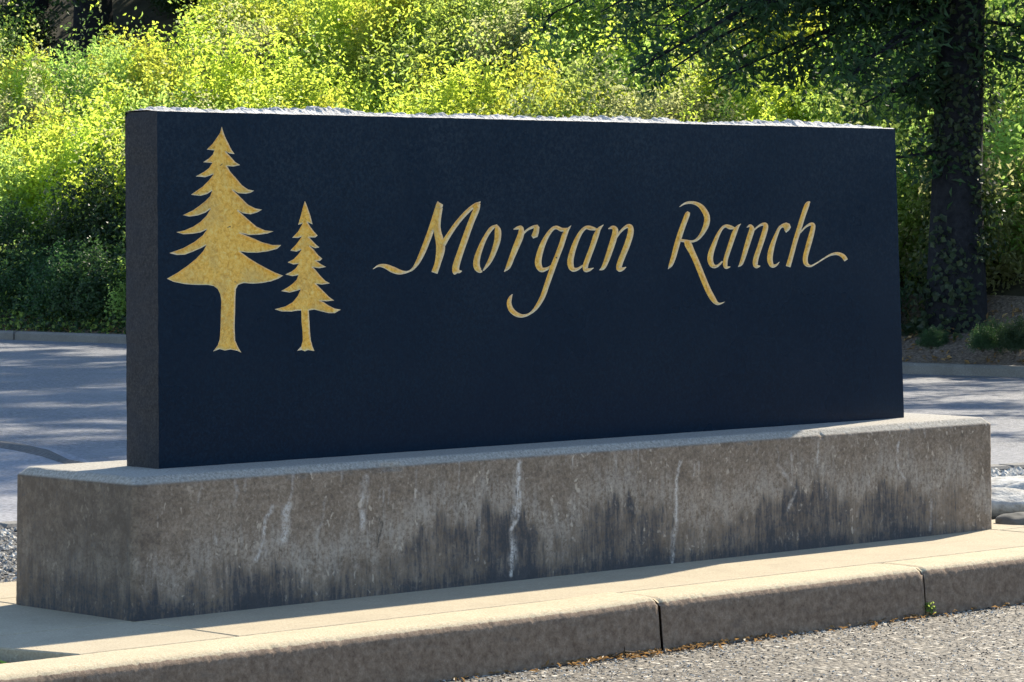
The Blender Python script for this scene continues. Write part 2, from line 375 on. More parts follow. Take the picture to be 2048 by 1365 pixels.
glyph('letter', 'gold lower case letter n of the second word', c4, [
    [(917, 376, 6), (950, 360, 30), (968, 395, 52), (946, 470, 54), (915, 570, 50), (885, 670, 44), (858, 742, 34), (830, 770, 4)],
    [(975, 415, 14), (1030, 367, 17), (1075, 345, 28), (1106, 355, 46), (1098, 410, 52), (1070, 500, 52), (1040, 590, 50), (1010, 680, 52), (1002, 740, 50), (1015, 765, 40), (1052, 762, 8)]])
glyph('letter', 'gold lower case letter c', c4, [
    [(1310, 345, 34), (1250, 375, 30), (1216, 440, 34), (1181, 530, 46), (1156, 620, 54), (1148, 700, 54), (1170, 757, 42), (1210, 753, 22), (1244, 720, 3)]],
    [[(1262, 345), (1310, 327), (1345, 340), (1358, 375), (1340, 405), (1310, 430), (1296, 410), (1288, 382), (1265, 368)]])
glyph('letter', 'gold lower case letter h with a long swash at its right foot', c4, [
    [(1548, 118, 12), (1520, 150, 46), (1480, 260, 48), (1440, 390, 48), (1405, 500, 46), (1375, 610, 46), (1350, 700, 46), (1330, 768, 48)],
    [(1450, 430, 14), (1500, 375, 18), (1550, 345, 28), (1580, 355, 42), (1570, 420, 48), (1548, 500, 52), (1520, 600, 50), (1502, 680, 50), (1510, 738, 44), (1550, 762, 22), (1600, 742, 14), (1680, 692, 14), (1750, 652, 20), (1820, 638, 30), (1878, 662, 42), (1910, 705, 40)]])
TA = [(875, 220), (862, 270), (835, 310), (800, 360), (752, 408), (815, 415), (800, 450), (770, 480), (722, 512), (798, 517), (770, 560), (730, 590), (662, 628), (740, 634), (808, 610), (770, 660), (720, 710), (670, 745), (622, 778), (700, 787), (755, 772), (797, 745), (780, 790), (740, 830), (690, 870), (640, 905), (557, 945), (610, 957), (680, 947), (740, 925), (782, 895), (750, 950), (700, 1000), (640, 1040), (570, 1070), (503, 1085), (560, 1102), (640, 1097), (700, 1087), (754, 1062), (720, 1110), (650, 1165), (560, 1215)]
TB = [(190, 130), (260, 148), (340, 145), (420, 115), (500, 80), (550, 52), (520, 110), (450, 185), (370, 250), (270, 320), (165, 380), (230, 410), (340, 432), (450, 440), (560, 440), (620, 450), (660, 480), (685, 530), (696, 600), (692, 700), (688, 850), (680, 970), (660, 1030), (615, 1090), (680, 1066), (730, 1080), (790, 1070), (850, 1082), (890, 1100), (860, 1050), (830, 980), (825, 850), (830, 700), (832, 560), (838, 480), (860, 440), (910, 422), (1000, 428), (1090, 422), (1180, 405), (1250, 380), (1298, 350), (1220, 320), (1130, 275), (1040, 225), (960, 175), (880, 115), (960, 125), (1050, 125), (1150, 112), (1240, 88)]
TC = [(1362, 1190), (1290, 1190), (1200, 1165), (1120, 1130), (1030, 1093), (1100, 1108), (1180, 1105), (1250, 1095), (1298, 1078), (1230, 1070), (1160, 1040), (1090, 980), (1010, 908), (1050, 930), (1110, 938), (1160, 925), (1205, 900), (1150, 890), (1090, 860), (1030, 800), (965, 738), (1010, 765), (1070, 770), (1110, 762), (1140, 745), (1090, 735), (1040, 700), (990, 640), (945, 590), (918, 543), (970, 547), (1025, 535), (985, 510), (950, 470), (908, 425), (940, 440), (980, 445), (955, 410), (925, 350), (900, 300), (882, 245)]
UA = [(1555, 830), (1540, 880), (1525, 940), (1500, 1025), (1538, 1012), (1500, 1080), (1452, 1130), (1500, 1132), (1530, 1120), (1510, 1150), (1480, 1190), (1445, 1225)]
UB = [(1370, 105), (1430, 116), (1480, 95), (1440, 150), (1400, 190), (1342, 220), (1400, 240), (1450, 235), (1420, 280), (1380, 310), (1320, 338), (1390, 355), (1448, 345), (1430, 390), (1390, 430), (1340, 465), (1280, 500), (1360, 515), (1420, 500), (1470, 485), (1440, 550), (1390, 610), (1320, 650), (1215, 678), (1280, 698), (1380, 700), (1440, 690), (1475, 690), (1478, 800), (1488, 900), (1490, 980), (1475, 1040), (1435, 1082), (1480, 1075), (1510, 1088), (1540, 1075), (1603, 1085), (1585, 1040), (1568, 980), (1560, 900), (1555, 800), (1548, 690), (1600, 680), (1680, 700), (1740, 715), (1800, 715), (1862, 682), (1800, 670), (1740, 640), (1700, 612), (1665, 595), (1720, 600), (1795, 592), (1750, 560), (1700, 510), (1650, 460), (1620, 430), (1680, 437), (1755, 425), (1710, 400), (1660, 350), (1620, 300), (1590, 268), (1650, 277), (1718, 265), (1670, 240), (1620, 205), (1655, 207), (1680, 185), (1640, 150), (1600, 100), (1560, 60), (1610, 82), (1652, 75)]
UC = [(1640, 1180), (1592, 1128), (1640, 1128), (1660, 1112), (1630, 1080), (1600, 1040), (1578, 1003), (1618, 1020), (1600, 950), (1580, 890), (1563, 845)]
GL.append(('tree_emblem', 'tall gold fir tree emblem at the left end of the slab', [to_face(TA, c1)+to_face(TB, c2)+to_face(TC, c1)]))
GL.append(('tree_emblem', 'short slender gold fir tree emblem beside the tall one', [to_face(UA, c1)+to_face(UB, c2)+to_face(UC, c1)]))

def in_poly(P, poly):
    x, y = P[:, 0], P[:, 1]; poly = np.array(poly); ins = np.zeros(len(P), bool); n = len(poly); j = n-1
    for i in range(n):
        xi, yi = poly[i]; xj, yj = poly[j]
        c = ((yi > y) != (yj > y)); ins ^= c & (x < (xj-xi)*(y-yi)/((yj-yi)+1e-15)+xi); j = i
    return ins
def winding(P, poly):
    """non-zero winding, so ribbons that fold over themselves stay filled"""
    x, y = P[:, 0], P[:, 1]; poly = np.array(poly); wn = np.zeros(len(P), int); n = len(poly)
    for i in range(n):
        x1, y1 = poly[i]; x2, y2 = poly[(i+1) % n]
        cr = (x2-x1)*(y-y1)-(x-x1)*(y2-y1)
        wn += ((y1 <= y) & (y2 > y) & (cr > 0)).astype(int)-((y1 > y) & (y2 <= y) & (cr < 0)).astype(int)
    return wn != 0
def cdt(polys, extra=()):
    V = []; Ed = []
    for p in polys:
        b = len(V); V += [Vector(q) for q in p]; Ed += [(b+i, b+(i+1) % len(p)) for i in range(len(p))]
    V += [Vector(q) for q in extra]
    vo, eo, fo = delaunay_2d_cdt(V, Ed, [], 0, 1e-6)[:3]
    return np.array([tuple(v) for v in vo]), np.array([f for f in fo if len(f) == 3])
def seg_dist(P, A, B):
    d = np.full(len(P), 1e9)
    for a, b in zip(A, B):
        ab = b-a; t = np.clip(((P-a)@ab)/(ab@ab+1e-15), 0, 1); q = P-(a+t[:, None]*ab)
        d = np.minimum(d, np.hypot(q[:, 0], q[:, 1]))
    return d
def union_boundary(polys):
    V, Fc = cdt(polys); cen = V[Fc].mean(1); ins = np.zeros(len(Fc), bool)
    for p in polys: ins |= winding(cen, p)
    Fi = Fc[ins]; cnt = {}
    for f in Fi:
        for a, b in ((f[0], f[1]), (f[1], f[2]), (f[2], f[0])):
            k = (min(a, b), max(a, b)); cnt[k] = cnt.get(k, 0)+1
    be = np.array([k for k, c in cnt.items() if c == 1]); return V[be[:, 0]], V[be[:, 1]]

SLAB_Z0, ZT = .4835, 1.7255
TH = .182
BR, TR_ = 4.046, 3.978
sign = thing('monument_sign', 'long dark granite monument sign with gold fir trees and script on a grey concrete base', 'sign', (2.02, .09, 0))
SL = Vector((2.02, .09, 0))
def local(V): return np.asarray(V, float)-np.array(SL)

# front face with the glyph shapes cut out of it
outer = [(0, SLAB_Z0)]+[(x, SLAB_Z0) for x in np.linspace(.5, 3.5, 7)]+[(BR, SLAB_Z0)]
def top_z(x): return ZT-.0004*x+.0016*(mnoise.noise(Vector((x*9, 3.1, 0))))+.001*mnoise.noise(Vector((x*40, 1.1, 0)))
def right_x(z): return BR+(TR_-BR)*(z-SLAB_Z0)/(ZT-SLAB_Z0)+.002*mnoise.noise(Vector((z*20, 9, 2)))
NZ, NX = 60, 620
zs = np.linspace(SLAB_Z0, ZT, NZ+1)
outer += [(right_x(z), z) for z in zs[1:-1]]
xt = np.linspace(0, TR_, NX+1)
outer += [(x, top_z(x)) for x in xt[::-1]]
left_edge = lambda z: .0022*mnoise.noise(Vector((z*16, 5, 7)))
outer += [(left_edge(z), z) for z in zs[::-1][1:-1]]
BND = []
allp = [outer]
for _, _, L in GL: allp += L
V, Fc = cdt(allp)
cen = V[Fc].mean(1); keep = in_poly(cen, outer)
for _, _, L in GL:
    for p in L: keep &= ~winding(cen, p)
Fk = Fc[keep]; V3 = np.stack([V[:, 0], np.zeros(len(V)), V[:, 1]], 1)
a, b, c_ = V3[Fk[:, 0]], V3[Fk[:, 1]], V3[Fk[:, 2]]
nn = np.cross(b-a, c_-a)[:, 1]; Fk[nn > 0] = Fk[nn > 0][:, ::-1]
parts_V = [V3]; parts_F = [[tuple(int(i) for i in f) for f in Fk]]; mi = [0]*len(Fk); base_i = len(V3)
def add_grid(P, m):          # P (nu,nv,3)
    global base_i
    nu, nv = P.shape[:2]; Fg = grid_faces(nu, nv)+base_i
    parts_V.append(P.reshape(-1, 3)); parts_F.append([tuple(int(i) for i in f) for f in Fg]); mi.extend([m]*len(Fg)); base_i += nu*nv
NT = 12
# rough left end, right end, back
def side(xf, sgn):
    P = np.zeros((NZ+1, NT+1, 3))
    for i, z in enumerate(zs):
        for j in range(NT+1):
            t = j/NT; y = t*TH
            n = mnoise.fractal(Vector((y*14, z*14, 3+sgn)), 1., 2., 4)
            e = math.sin(math.pi*min(1, t*1.0))**.5 if 0 < t < 1 else 0
            x = xf(z)+sgn*(.004*e*(.6+n))
            if t > .8 and sgn < 0: x += .004*max(0, mnoise.noise(Vector((z*22, 8, 1))))*(t-.8)*5
            # chipped upper rear corner
            k = max(0, (z-(ZT-.03))/.03)
            if sgn < 0: x += k*k*.010*t
            P[i, j] = (x, y, z)
    return P
add_grid(side(left_edge, -1)[:, ::-1], 1)
add_grid(side(right_x, 1), 1)
Pb = np.zeros((2, NZ+1, 3))
for i, (xa, xb) in enumerate(((0, 0), (1, 1))):
    for j, z in enumerate(zs): Pb[i, j] = ((left_edge(z), right_x(z))[i], TH, z)
add_grid(Pb[::-1], 0)
# broken crown: faceted stone rising from the sharp front arris
Pt = np.zeros((NX+1, NT+1, 3))
for i, x in enumerate(xt):
    env = .45+.55*mnoise.noise(Vector((x*1.9, 0, 4)))+.35*mnoise.noise(Vector((x*7, 2, 4)))
    env = max(.12, env)*min(1, x/.05)*min(1, (TR_-x)/.16)
    for j in range(NT+1):
        t = j/NT
        prof = math.sin(math.pi*min(1., t*.93+.0))**.65 if 0 < t < 1 else 0
        d, pts = mnoise.voronoi(Vector((x*26, t*2.6, 1)))
        fac = (pts[0].x*3.3+pts[0].y*7.7) % 1
        d2, p2 = mnoise.voronoi(Vector((x*70, t*6, 5))); fac2 = (p2[0].x*5.3+p2[0].y*9.7) % 1
        n = mnoise.fractal(Vector((x*30, t*5, 2)), 1., 2., 3)
        h = prof*(.026*env*(.35+.85*fac)+.008*n+.010*(fac2-.4))*min(1, .15+x/.05)+prof*.005
        xx = x+(.006*mnoise.noise(Vector((x*25, t*9, 5))) if 0 < i < NX else 0)
        Pt[i, j] = (xx, t*TH, top_z(x)+max(0, h) if t else top_z(x))
add_grid(Pt, 2)
me = mesh_np('granite_slab', local(np.vstack(parts_V)), sum(parts_F, []), (M['granite'], M['gside'], M['gcrown']), mi=mi)
slab = link('granite_slab', me, sign)
slab['label'] = 'long navy black polished granite slab with rough broken top edge'
# gold carving: floor 5 mm deep with sloping flanks
for name, label, L in GL:
    A, B = union_boundary(L)
    pts = np.vstack([A, B]); lo, hi = pts.min(0), pts.max(0); st = .0055 if name == 'letter' else .0075
    gx, gz = np.meshgrid(np.arange(lo[0], hi[0], st), np.arange(lo[1], hi[1], st)); G = np.stack([gx.ravel(), gz.ravel()], 1)
    G += rng.uniform(-.0012, .0012, G.shape)
    ins = np.zeros(len(G), bool)
    for p in L: ins |= winding(G, p)
    G = G[ins]; G = G[seg_dist(G, A, B) > .0028]
    V, Fc = cdt(L, [tuple(g) for g in G]); cen = V[Fc].mean(1); ins = np.zeros(len(Fc), bool)
    for p in L: ins |= winding(cen, p)
    Fk = Fc[ins]; d = seg_dist(V, A, B)
    dep = .0085*np.clip(d/.006, 0, 1)+.0009*(vnoise(V[:, 0]*70, V[:, 1]*70, 5)-.5)*(d > .004)
    V3 = np.stack([V[:, 0], dep, V[:, 1]], 1)
    a, b, c_ = V3[Fk[:, 0]], V3[Fk[:, 1]], V3[Fk[:, 2]]
    nn = np.cross(b-a, c_-a)[:, 1]; Fk[nn > 0] = Fk[nn > 0][:, ::-1]
    w_ = .0135 if name == 'letter' else .0065
    edge = np.clip(1-d/w_, 0, 1)
    # tips of branches and hairlines are nearly all edge
    me = mesh_np(name, local(V3), Fk, (M['gold'],), smooth=True, attrs={'edge': edge})
    o = link(name, me, slab); o['label'] = label

# ------------------------------------------------------------------ the sign: concrete base
X0, X1, Y0, Y1 = -.3015, 4.339, -.2541, .436
HB, BV, BAT = .4835, .0279, .0053
def ring(ins, rad=.03, fine=True):
    x0, x1, y0, y1 = X0+ins, X1-ins, Y0+ins, Y1-ins; P = []
    def arc(cx, cy, a0, n=6): return [(cx+rad*math.cos(math.radians(a0+90*k/n)), cy+rad*math.sin(math.radians(a0+90*k/n))) for k in range(n+1)]
    def seg(a, b, n): return [(a[0]+(b[0]-a[0])*k/n, a[1]+(b[1]-a[1])*k/n) for k in range(1, n)]
    c = [arc(x0+rad, y0+rad, 180), arc(x1-rad, y0+rad, 270), arc(x1-rad, y1-rad, 0), arc(x0+rad, y1-rad, 90)]
    P += c[0]+seg(c[0][-1], c[1][0], 740)+c[1]+seg(c[1][-1], c[2][0], 20)+c[2]+seg(c[2][-1], c[3][0], 60)+c[3]+seg(c[3][-1], c[0][0], 110)
    return np.array(P)
rows = [(BAT*(z/(HB-BV))-BAT, z) for z in np.linspace(0, HB-BV, 74)]
rows += [(BV*k/4, HB-BV+BV*k/4) for k in range(1, 5)]
rows += [(BV+k, HB) for k in (.02, .05, .09, .14, .20, .29)]
R_ = np.stack([np.concatenate([ring(i_, .03 if i_ < .2 else .01), np.full((len(ring(i_)), 1), z_)], 1) for i_, z_ in rows], 1)   # (n,rows,3)
nu, nv = R_.shape[:2]
P = R_.reshape(-1, 3).copy(); x, y, z = P.T
isf = (y < Y0+.02)
uu = np.where(isf, x, x[0] if False else X0-(y-Y0))            # unrolled coordinate: front runs along x, left end continues to the left
rough = (fbm(uu*30, z*30, 3)-.5)*.003+(fbm(uu*6, z*6, 9)-.5)*.004
nrm = np.zeros_like(P); nrm[isf, 1] = -1; isl = (~isf) & (x < X0+.02); nrm[isl, 0] = -1
chip = np.maximum(0, fbm(uu*18, z*3+5, 21)-.62)*.06*((z > HB-BV-.012) & (z < HB-BV+.012))
vert = (z < HB-BV+.001)
P += nrm*np.where(vert | (z < HB-.001), rough, 0)[:, None]; P -= nrm*chip[:, None]
P[z > HB-.001, 2] += (fbm(x*12, y*12, 4)[z > HB-.001]-.5)*.003
def ff(u_, v_): p = on_y(u_, v_, Y0); return p.x, p.z
streak = np.zeros(len(P)); crack = np.zeros(len(P))
def paint(arr, pts, wd, amp=1., power=1.):
    q = [ff(a, b) for a, b in pts]; q2 = [q[0]]
    for (xa, za), (xb, zb) in zip(q[:-1], q[1:]):
        m = max(1, int(abs(zb-za)/.012))
        q2 += [(xa+(xb-xa)*j/m+.006*mnoise.noise(Vector((xa*9, (za+(zb-za)*j/m)*45, 2))), za+(zb-za)*j/m) for j in range(1, m+1)]
    q = q2
    A = np.array(q[:-1]); B = np.array(q[1:]); Q = np.stack([uu, z], 1)
    dd = seg_dist(Q, A, B)*(1+.8*(vnoise(uu*60, z*25, 31)-.5)); s_ = amp*np.clip(1.25-dd/wd, 0, 1)
    s_ *= .25+1.0*vnoise(uu*15, z*34, 8); arr[:] = np.maximum(arr, np.clip(s_, 0, 1))
paint(streak, [(587, 945), (583, 985), (572, 1020)], .006, .7); paint(streak, [(574, 1015), (570, 1050), (565, 1085)], .020, .8)
paint(streak, [(545, 1015), (530, 1040), (525, 1085), (512, 1120)], .009, .7)
paint(streak, [(733, 955), (727, 985), (722, 1005), (726, 1055)], .013, .8); paint(streak, [(731, 965), (736, 990), (732, 1020)], .005, .6)
paint(streak, [(1038, 925), (1037, 960), (1033, 1000), (1026, 1040)], .012, .95); paint(streak, [(1040, 985), (1036, 1035), (1021, 1060), (1024, 1100), (1020, 1150)], .010, 1.)
paint(streak, [(1022, 1065), (1028, 1100), (1022, 1130)], .016, .7)
paint(streak, [(1360, 925), (1352, 955), (1352, 1010), (1350, 1060)], .009, .8); paint(streak, [(1348, 1055), (1345, 1090), (1342, 1125)], .012, .55)
paint(streak, [(918, 925), (917, 975)], .004, .6); paint(streak, [(833, 940), (830, 1000)], .005, .4); paint(streak, [(470, 965), (476, 985), (466, 1010)], .006, .4)
paint(streak, [(404, 965), (400, 985), (395, 1010)], .005, .35); paint(streak, [(650, 1000), (645, 1040), (632, 1075)], .006, .35)
paint(streak, [(1637, 885), (1634, 935)], .005, .5); paint(streak, [(1798, 885), (1792, 915), (1796, 935), (1810, 960)], .006, .6)
paint(streak, [(1555, 930), (1570, 950), (1592, 980), (1575, 1020)], .008, .5); paint(streak, [(1555, 885), (1556, 925)], .005, .35)
paint(streak, [(1277, 900), (1276, 940)], .005, .35); paint(streak, [(1862, 1000), (1858, 1060)], .008, .35); paint(streak, [(960, 1010), (955, 1120)], .006, .3)
for k in range(46):
    u_ = rng.uniform(300, 1960); v_ = 1240-(u_-265)*.105-rng.uniform(110, 260); paint(streak, [(u_, v_), (u_+rng.uniform(-4, 4), v_+rng.uniform(8, 40))], rng.uniform(.003, .007), rng.uniform(.2, .5))
paint(crack, [(757, 1035), (764, 1050), (758, 1075), (752, 1095)], .004, .9); paint(crack, [(1033, 975), (1030, 1010), (1023, 1045)], .0035, .9)
paint(crack, [(1029, 1105), (1025, 1150)], .0035, .8); paint(crack, [(1345, 1080), (1338, 1130)], .0035, .7)
# dark damp stains: (u, top of stain height above foot m, strength)
tab = [(-2, .10, .5), (-.9, .14, .6), (-.3, .10, .75), (-.1, .13, .8), (.1, .16, .8), (.3, .18, .85), (.5, .10, .5), (.75, .14, .5), (.95, .24, .72), (1.05, .25, .8), (1.2, .26, .9), (1.42, .29, 1.), (1.58, .24, .95), (1.66, .12, .6), (1.8, .17, .7), (1.95, .25, .9), (2.15, .27, .9), (2.3, .20, .7), (2.45, .12, .6), (2.62, .17, .7), (2.8, .22, .8), (3.0, .26, .9), (3.25, .27, .85), (3.4, .17, .65), (3.6, .26, .9), (3.8, .23, .8), (3.95, .17, .5), (4.1, .24, .45), (4.3, .06, .3), (4.6, .05, .3)]
tx, th_, ts = np.array(tab).T
hgt = np.interp(uu, tx, th_)+(vnoise(uu*22, uu*0, 77)-.5)*.09+(vnoise(uu*50, uu*0, 78)-.5)*.04+(vnoise(uu*130, uu*0, 79)-.5)*.022
stg = np.interp(uu, tx, ts)
dark = stg*sstep(.055, -.05, z-hgt)*.80+.22*sstep(.07, .0, z)+(fbm(uu*4, z*5, 12)-.5)*.35*sstep(.35, .1, z)
left_tone = np.where(x < X0+.03-.02*0, .8, .8*np.exp(-np.maximum(0, x-X0-.03)/.10)*(y < Y0+.02)); left_tone = np.where(isf, left_tone*.75, left_tone)  # even dark brown tint on the left end, fading along the front
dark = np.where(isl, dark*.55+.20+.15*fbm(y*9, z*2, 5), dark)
bloom = np.exp(-((z-hgt-.05)/.07)**2)*.75*(.35+.9*fbm(uu*3, z*2, 41))
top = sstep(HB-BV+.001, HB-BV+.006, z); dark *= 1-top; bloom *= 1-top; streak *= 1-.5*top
Fb = grid_faces(nu, nv, closed_u=True)
me = mesh_np('concrete_base', local(P), Fb, (M['base'],), smooth=True, attrs={'dark': dark, 'bloom': bloom, 'streak': streak, 'crack': crack, 'top': top, 'left_tone': left_tone*(1-top)})
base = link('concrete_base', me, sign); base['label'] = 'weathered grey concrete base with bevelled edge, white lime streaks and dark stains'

# ------------------------------------------------------------------ ground, road, pavement, kerbs
RZ = -.188
def poly_mesh(name, pts, z, mat, sub=0):
    me = bpy.data.meshes.new(name); me.from_pydata([(x, y, z) for x, y in pts], [], [tuple(range(len(pts)))]); me.materials.append(mat); me.update(); return me
struct('ground', poly_mesh('ground', [(-900, -900), (900, -900), (900, 900), (-900, 900)], -.30, M['earth']))
struct('road', poly_mesh('road', [(-60, -40), (60, -40), (60, 90), (-60, 90)], RZ, M['asphalt']), 'grey coarse asphalt road around the sign island')

def box_mesh(name, pts, z0, z1, mat, bev=.006, nseg=1):
    """extruded polygon (ccw) with a small bevelled top arris"""
    pts = [Vector(p) for p in pts]; n = len(pts); cen = sum(pts, Vector((0, 0)))/n
    def inset(d):
        out = []
        for i in range(n):
            p0, p1, p2 = pts[i-1], pts[i], pts[(i+1) % n]
            e1 = (p1-p0).normalized(); e2 = (p2-p1).normalized(); n1 = Vector((-e1.y, e1.x)); n2 = Vector((-e2.y, e2.x))
            k = n1+n2; out.append(p1+k*(d/max(.3, k.dot(n1))))
        return out
    V = [(p.x, p.y, z0) for p in pts]+[(p.x, p.y, z1-bev) for p in pts]+[(p.x, p.y, z1) for p in inset(bev)]
    Fc = []
    for L in (0, n):
        for i in range(n): j = (i+1) % n; Fc.append((L+i, L+j, L+n+j, L+n+i))
    Fc.append(tuple(range(2*n, 3*n)))
    me = bpy.data.meshes.new(name); me.from_pydata(V, [], Fc); me.materials.append(mat); me.update(); return me

# pavement: an Empty holding each cast panel
pv = thing('pavement', None, None, (2, -.5, 0)); pv['kind'] = 'structure'
def panel(pts, z1=0.):
    me = box_mesh('panel', [(x-2, y+.5) for x, y in pts], -.12, z1, M['walk'], .005); o = link('panel', me, pv); return o
g = .004
panel([(-.935, -.797), (-.3-g, -.797), (-.3-g, -.25-g), (-1.09, -.25-g), (-1.02, -.49)])
panel([(-.3+g, -.797), (4.32-g, -.797), (4.32-g, .60), (-.3+g, .60)])
panel([(-2.6, -.25+g), (-.3-g, -.25+g), (-.3-g, .60), (-2.6, .60)])
panel([(-2.6, .60+g), (-.3-g, .60+g), (.2, .60+g), (.25, 1.03), (-2.6, 1.03)])
panel([(4.32+g, -.797), (9.5, -.797), (9.5, -.30-g), (4.32+g, -.30-g)])
panel([(4.32+g, -.30+g), (9.5, -.30+g), (9.5, .02), (4.32+g, .02)])

struct('side_road', poly_mesh('side_road', [(-9, 4.4), (-1, 3.4), (1.62, 3.0), (7.6, 2.0), (9.5, 1.6), (14, -8), (14, -40), (60, -40), (60, 90), (-60, 90), (-60, 10)], RZ+.003, M['side_road']), 'asphalt road running behind the sign, coloured blue grey for its shade')
# near kerb, segment by segment
kb = thing('kerb', None, None, (2, -1, 0)); kb['kind'] = 'structure'
prof = [(-1.046, RZ-.06), (-1.044, RZ), (-1.040, RZ+.04), (-1.036, RZ+.08), (-1.032, RZ+.12), (-1.027, -.030), (-1.020, -.020), (-1.012, -.011), (-1.000, -.0045), (-.985, -.001), (-.95, 0), (-.90, .001), (-.85, .001), (-.81, 0), (-.803, -.004), (-.801, -.1)]
def kerb_seg(x0, x1, step=.0):
    n = max(8, int((x1-x0)/.008)); xs = np.linspace(x0, x1, n+1)
    pr = []
    for (ya, za), (yb, zb) in zip(prof[:-1], prof[1:]):
        m = max(1, int(math.hypot(yb-ya, zb-za)/.016))
        pr += [(ya+(yb-ya)*k/m, za+(zb-za)*k/m) for k in range(m)]
    pr.append(prof[-1]); pr = np.array(pr); m = len(pr)
    X = np.repeat(xs[:, None], m, 1); Y = np.repeat(pr[None, :, 0], n+1, 0).copy(); Z = np.repeat(pr[None, :, 1], n+1, 0).copy()
    arris = np.exp(-((pr[:, 1]+.018)/.012)**2)*(pr[:, 0] < -1.003)*(pr[:, 1] > -.05)
    nn = fbm(X*45, Z*45, 2)-.5; n2 = fbm(X*110, Z*90+Y*50, 6, 3)-.5
    Y += (nn*.0025+n2*.0008)*(Z < -.008)+arris[None]*(np.maximum(0, fbm(X*42, Z*42, 5)-.60)*.030+n2*.002)
    Z += (fbm(X*30, Y*30, 8)-.5)*.0025*(Z > -.02)-arris[None]*np.maximum(0, fbm(X*50, Y*50, 15)-.60)*.03
    # swell and round off at both ends
    e = np.minimum(X-x0, x1-X); r = np.exp(-(e/.012)**2)
    Z -= r*.006*(Z > -.03); Y += r*.008*(Z < -.008)
    if step: Z += step*np.exp(-((x1-X)/.25)**2)*(Z > -.05)
    P = np.stack([X-2, Y+1, Z], -1)
    F_ = grid_faces(n+1, m)
    face = np.tile(sstep(-.004, -.026, pr[:, 1])*(pr[:, 0] < -.9), n+1)
    cap = [list(range(m))[::-1], [n*m+k for k in range(m)]]
    me = mesh_np('kerb_stone', P.reshape(-1, 3), [tuple(int(i) for i in f) for f in F_]+[tuple(c) for c in cap], (M['kerb'],), smooth=True, attrs={'face': face})
    return link('kerb_stone', me, kb)
kerb_seg(-3.6, -1.75); kerb_seg(-1.742, 1.443, .006); kerb_seg(1.456, 2.925); kerb_seg(2.931, 5.4); kerb_seg(5.408, 9)
# concrete core behind the kerb joints so that they read dark, not empty
# soil of the planting strip at the left
struct('soil', poly_mesh('soil', [(-9, -.80), (-.93, -.80), (-1.0, -.49), (-1.09, -.25), (-2.6, -.25), (-2.6, 1.03), (-9, 1.03)], -.045, M['soil']), 'dark soil of the planting strip left of the pavement')
# gravel bed behind the sign
gb = []
bl, br = (1.62, 3.2), (7.6, 2.15)
isl_pts = [(-9, -.79), (9.5, -.79), (9.5, 1.85), br, bl, (-1, 3.6), (-9, 4.6)]
struct('gravel_bed', poly_mesh('gravel_bed', isl_pts, -.060, M['gritty']), 'pale gravel behind the sign base')
# rear kerb of the island
rk = thing('rear_kerb', None, None, (4, 3, 0)); rk['kind'] = 'structure'
back = [(-9, 4.6), (-1, 3.6), bl, br, (9.5, 1.85)]
for (xa, ya), (xb, yb) in zip(back[:-1], back[1:]):
    L_ = math.hypot(xb-xa, yb-ya); n = max(1, int(L_/2)); dx, dy = (xb-xa)/L_, (yb-ya)/L_
    for k in range(n):
        a0, a1 = k/n*L_+.004, (k+1)/n*L_-.004
        q = [(xa+dx*a0-4, ya+dy*a0-3), (xa+dx*a1-4, ya+dy*a1-3)]
        pts = [q[0], q[1], (q[1][0]-dy*.15, q[1][1]+dx*.15), (q[0][0]-dy*.15, q[0][1]+dx*.15)]
        link('kerb_stone', box_mesh('kerb_stone', pts, RZ-.05, -.035, M['fkerb'], .015), rk)
# old concrete apron with a raised dark seam in the road at the left
struct('gutter', poly_mesh('gutter', [(.0, 4.6), (3.2, 3.6), (5.2, 7.25), (5.9, 8.75), (4.2, 9.8)], RZ+.006, M['gutter']), 'pale concrete apron in the road at the left')
sm_pts = [on_z(-20, 887, RZ), on_z(40, 897, RZ), on_z(90, 908, RZ), on_z(135, 926, RZ), on_z(190, 936, RZ)]
V = []; Fc = []
for i, p in enumerate(sm_pts):
    w_ = .34 if i < 3 else .22
    V += [(p.x-w_*.6, p.y-w_*.7, RZ+.004), (p.x-w_*.2, p.y-w_*.2, RZ+.028), (p.x+w_*.6, p.y+w_*.7, RZ+.004)]
for i in range(len(sm_pts)-1):
    for k in range(2): Fc.append((i*3+k, i*3+3+k, i*3+4+k, i*3+1+k))
struct('road_seam', mesh_np('road_seam', V, Fc, (M['seam'],)), 'dark raised seam in the road at the left')
# far kerb
KX = lambda y: np.interp(y, [-30, 0, 9.75, 10.75, 21.66, 23.5, 40, 90], [20.4, 18.8, 17.6, 17.1+.25, 16.38, 15.96+.1, 15.0, 12.])
fk = thing('far_kerb', None, None, (17, 15, 0)); fk['kind'] = 'structure'
ys = np.arange(-6, 46, 2.45)
for ya, yb in zip(ys[:-1], ys[1:]):
    a, b = (float(KX(ya))-17, ya+.02-15), (float(KX(yb))-17, yb-.02-15)
    pts = [a, (a[0]+.16, a[1]), (b[0]+.16, b[1]), b]
    link('kerb_stone', box_mesh('kerb_stone', pts, RZ-.05, RZ+.105, M['fkerb'], .025), fk)

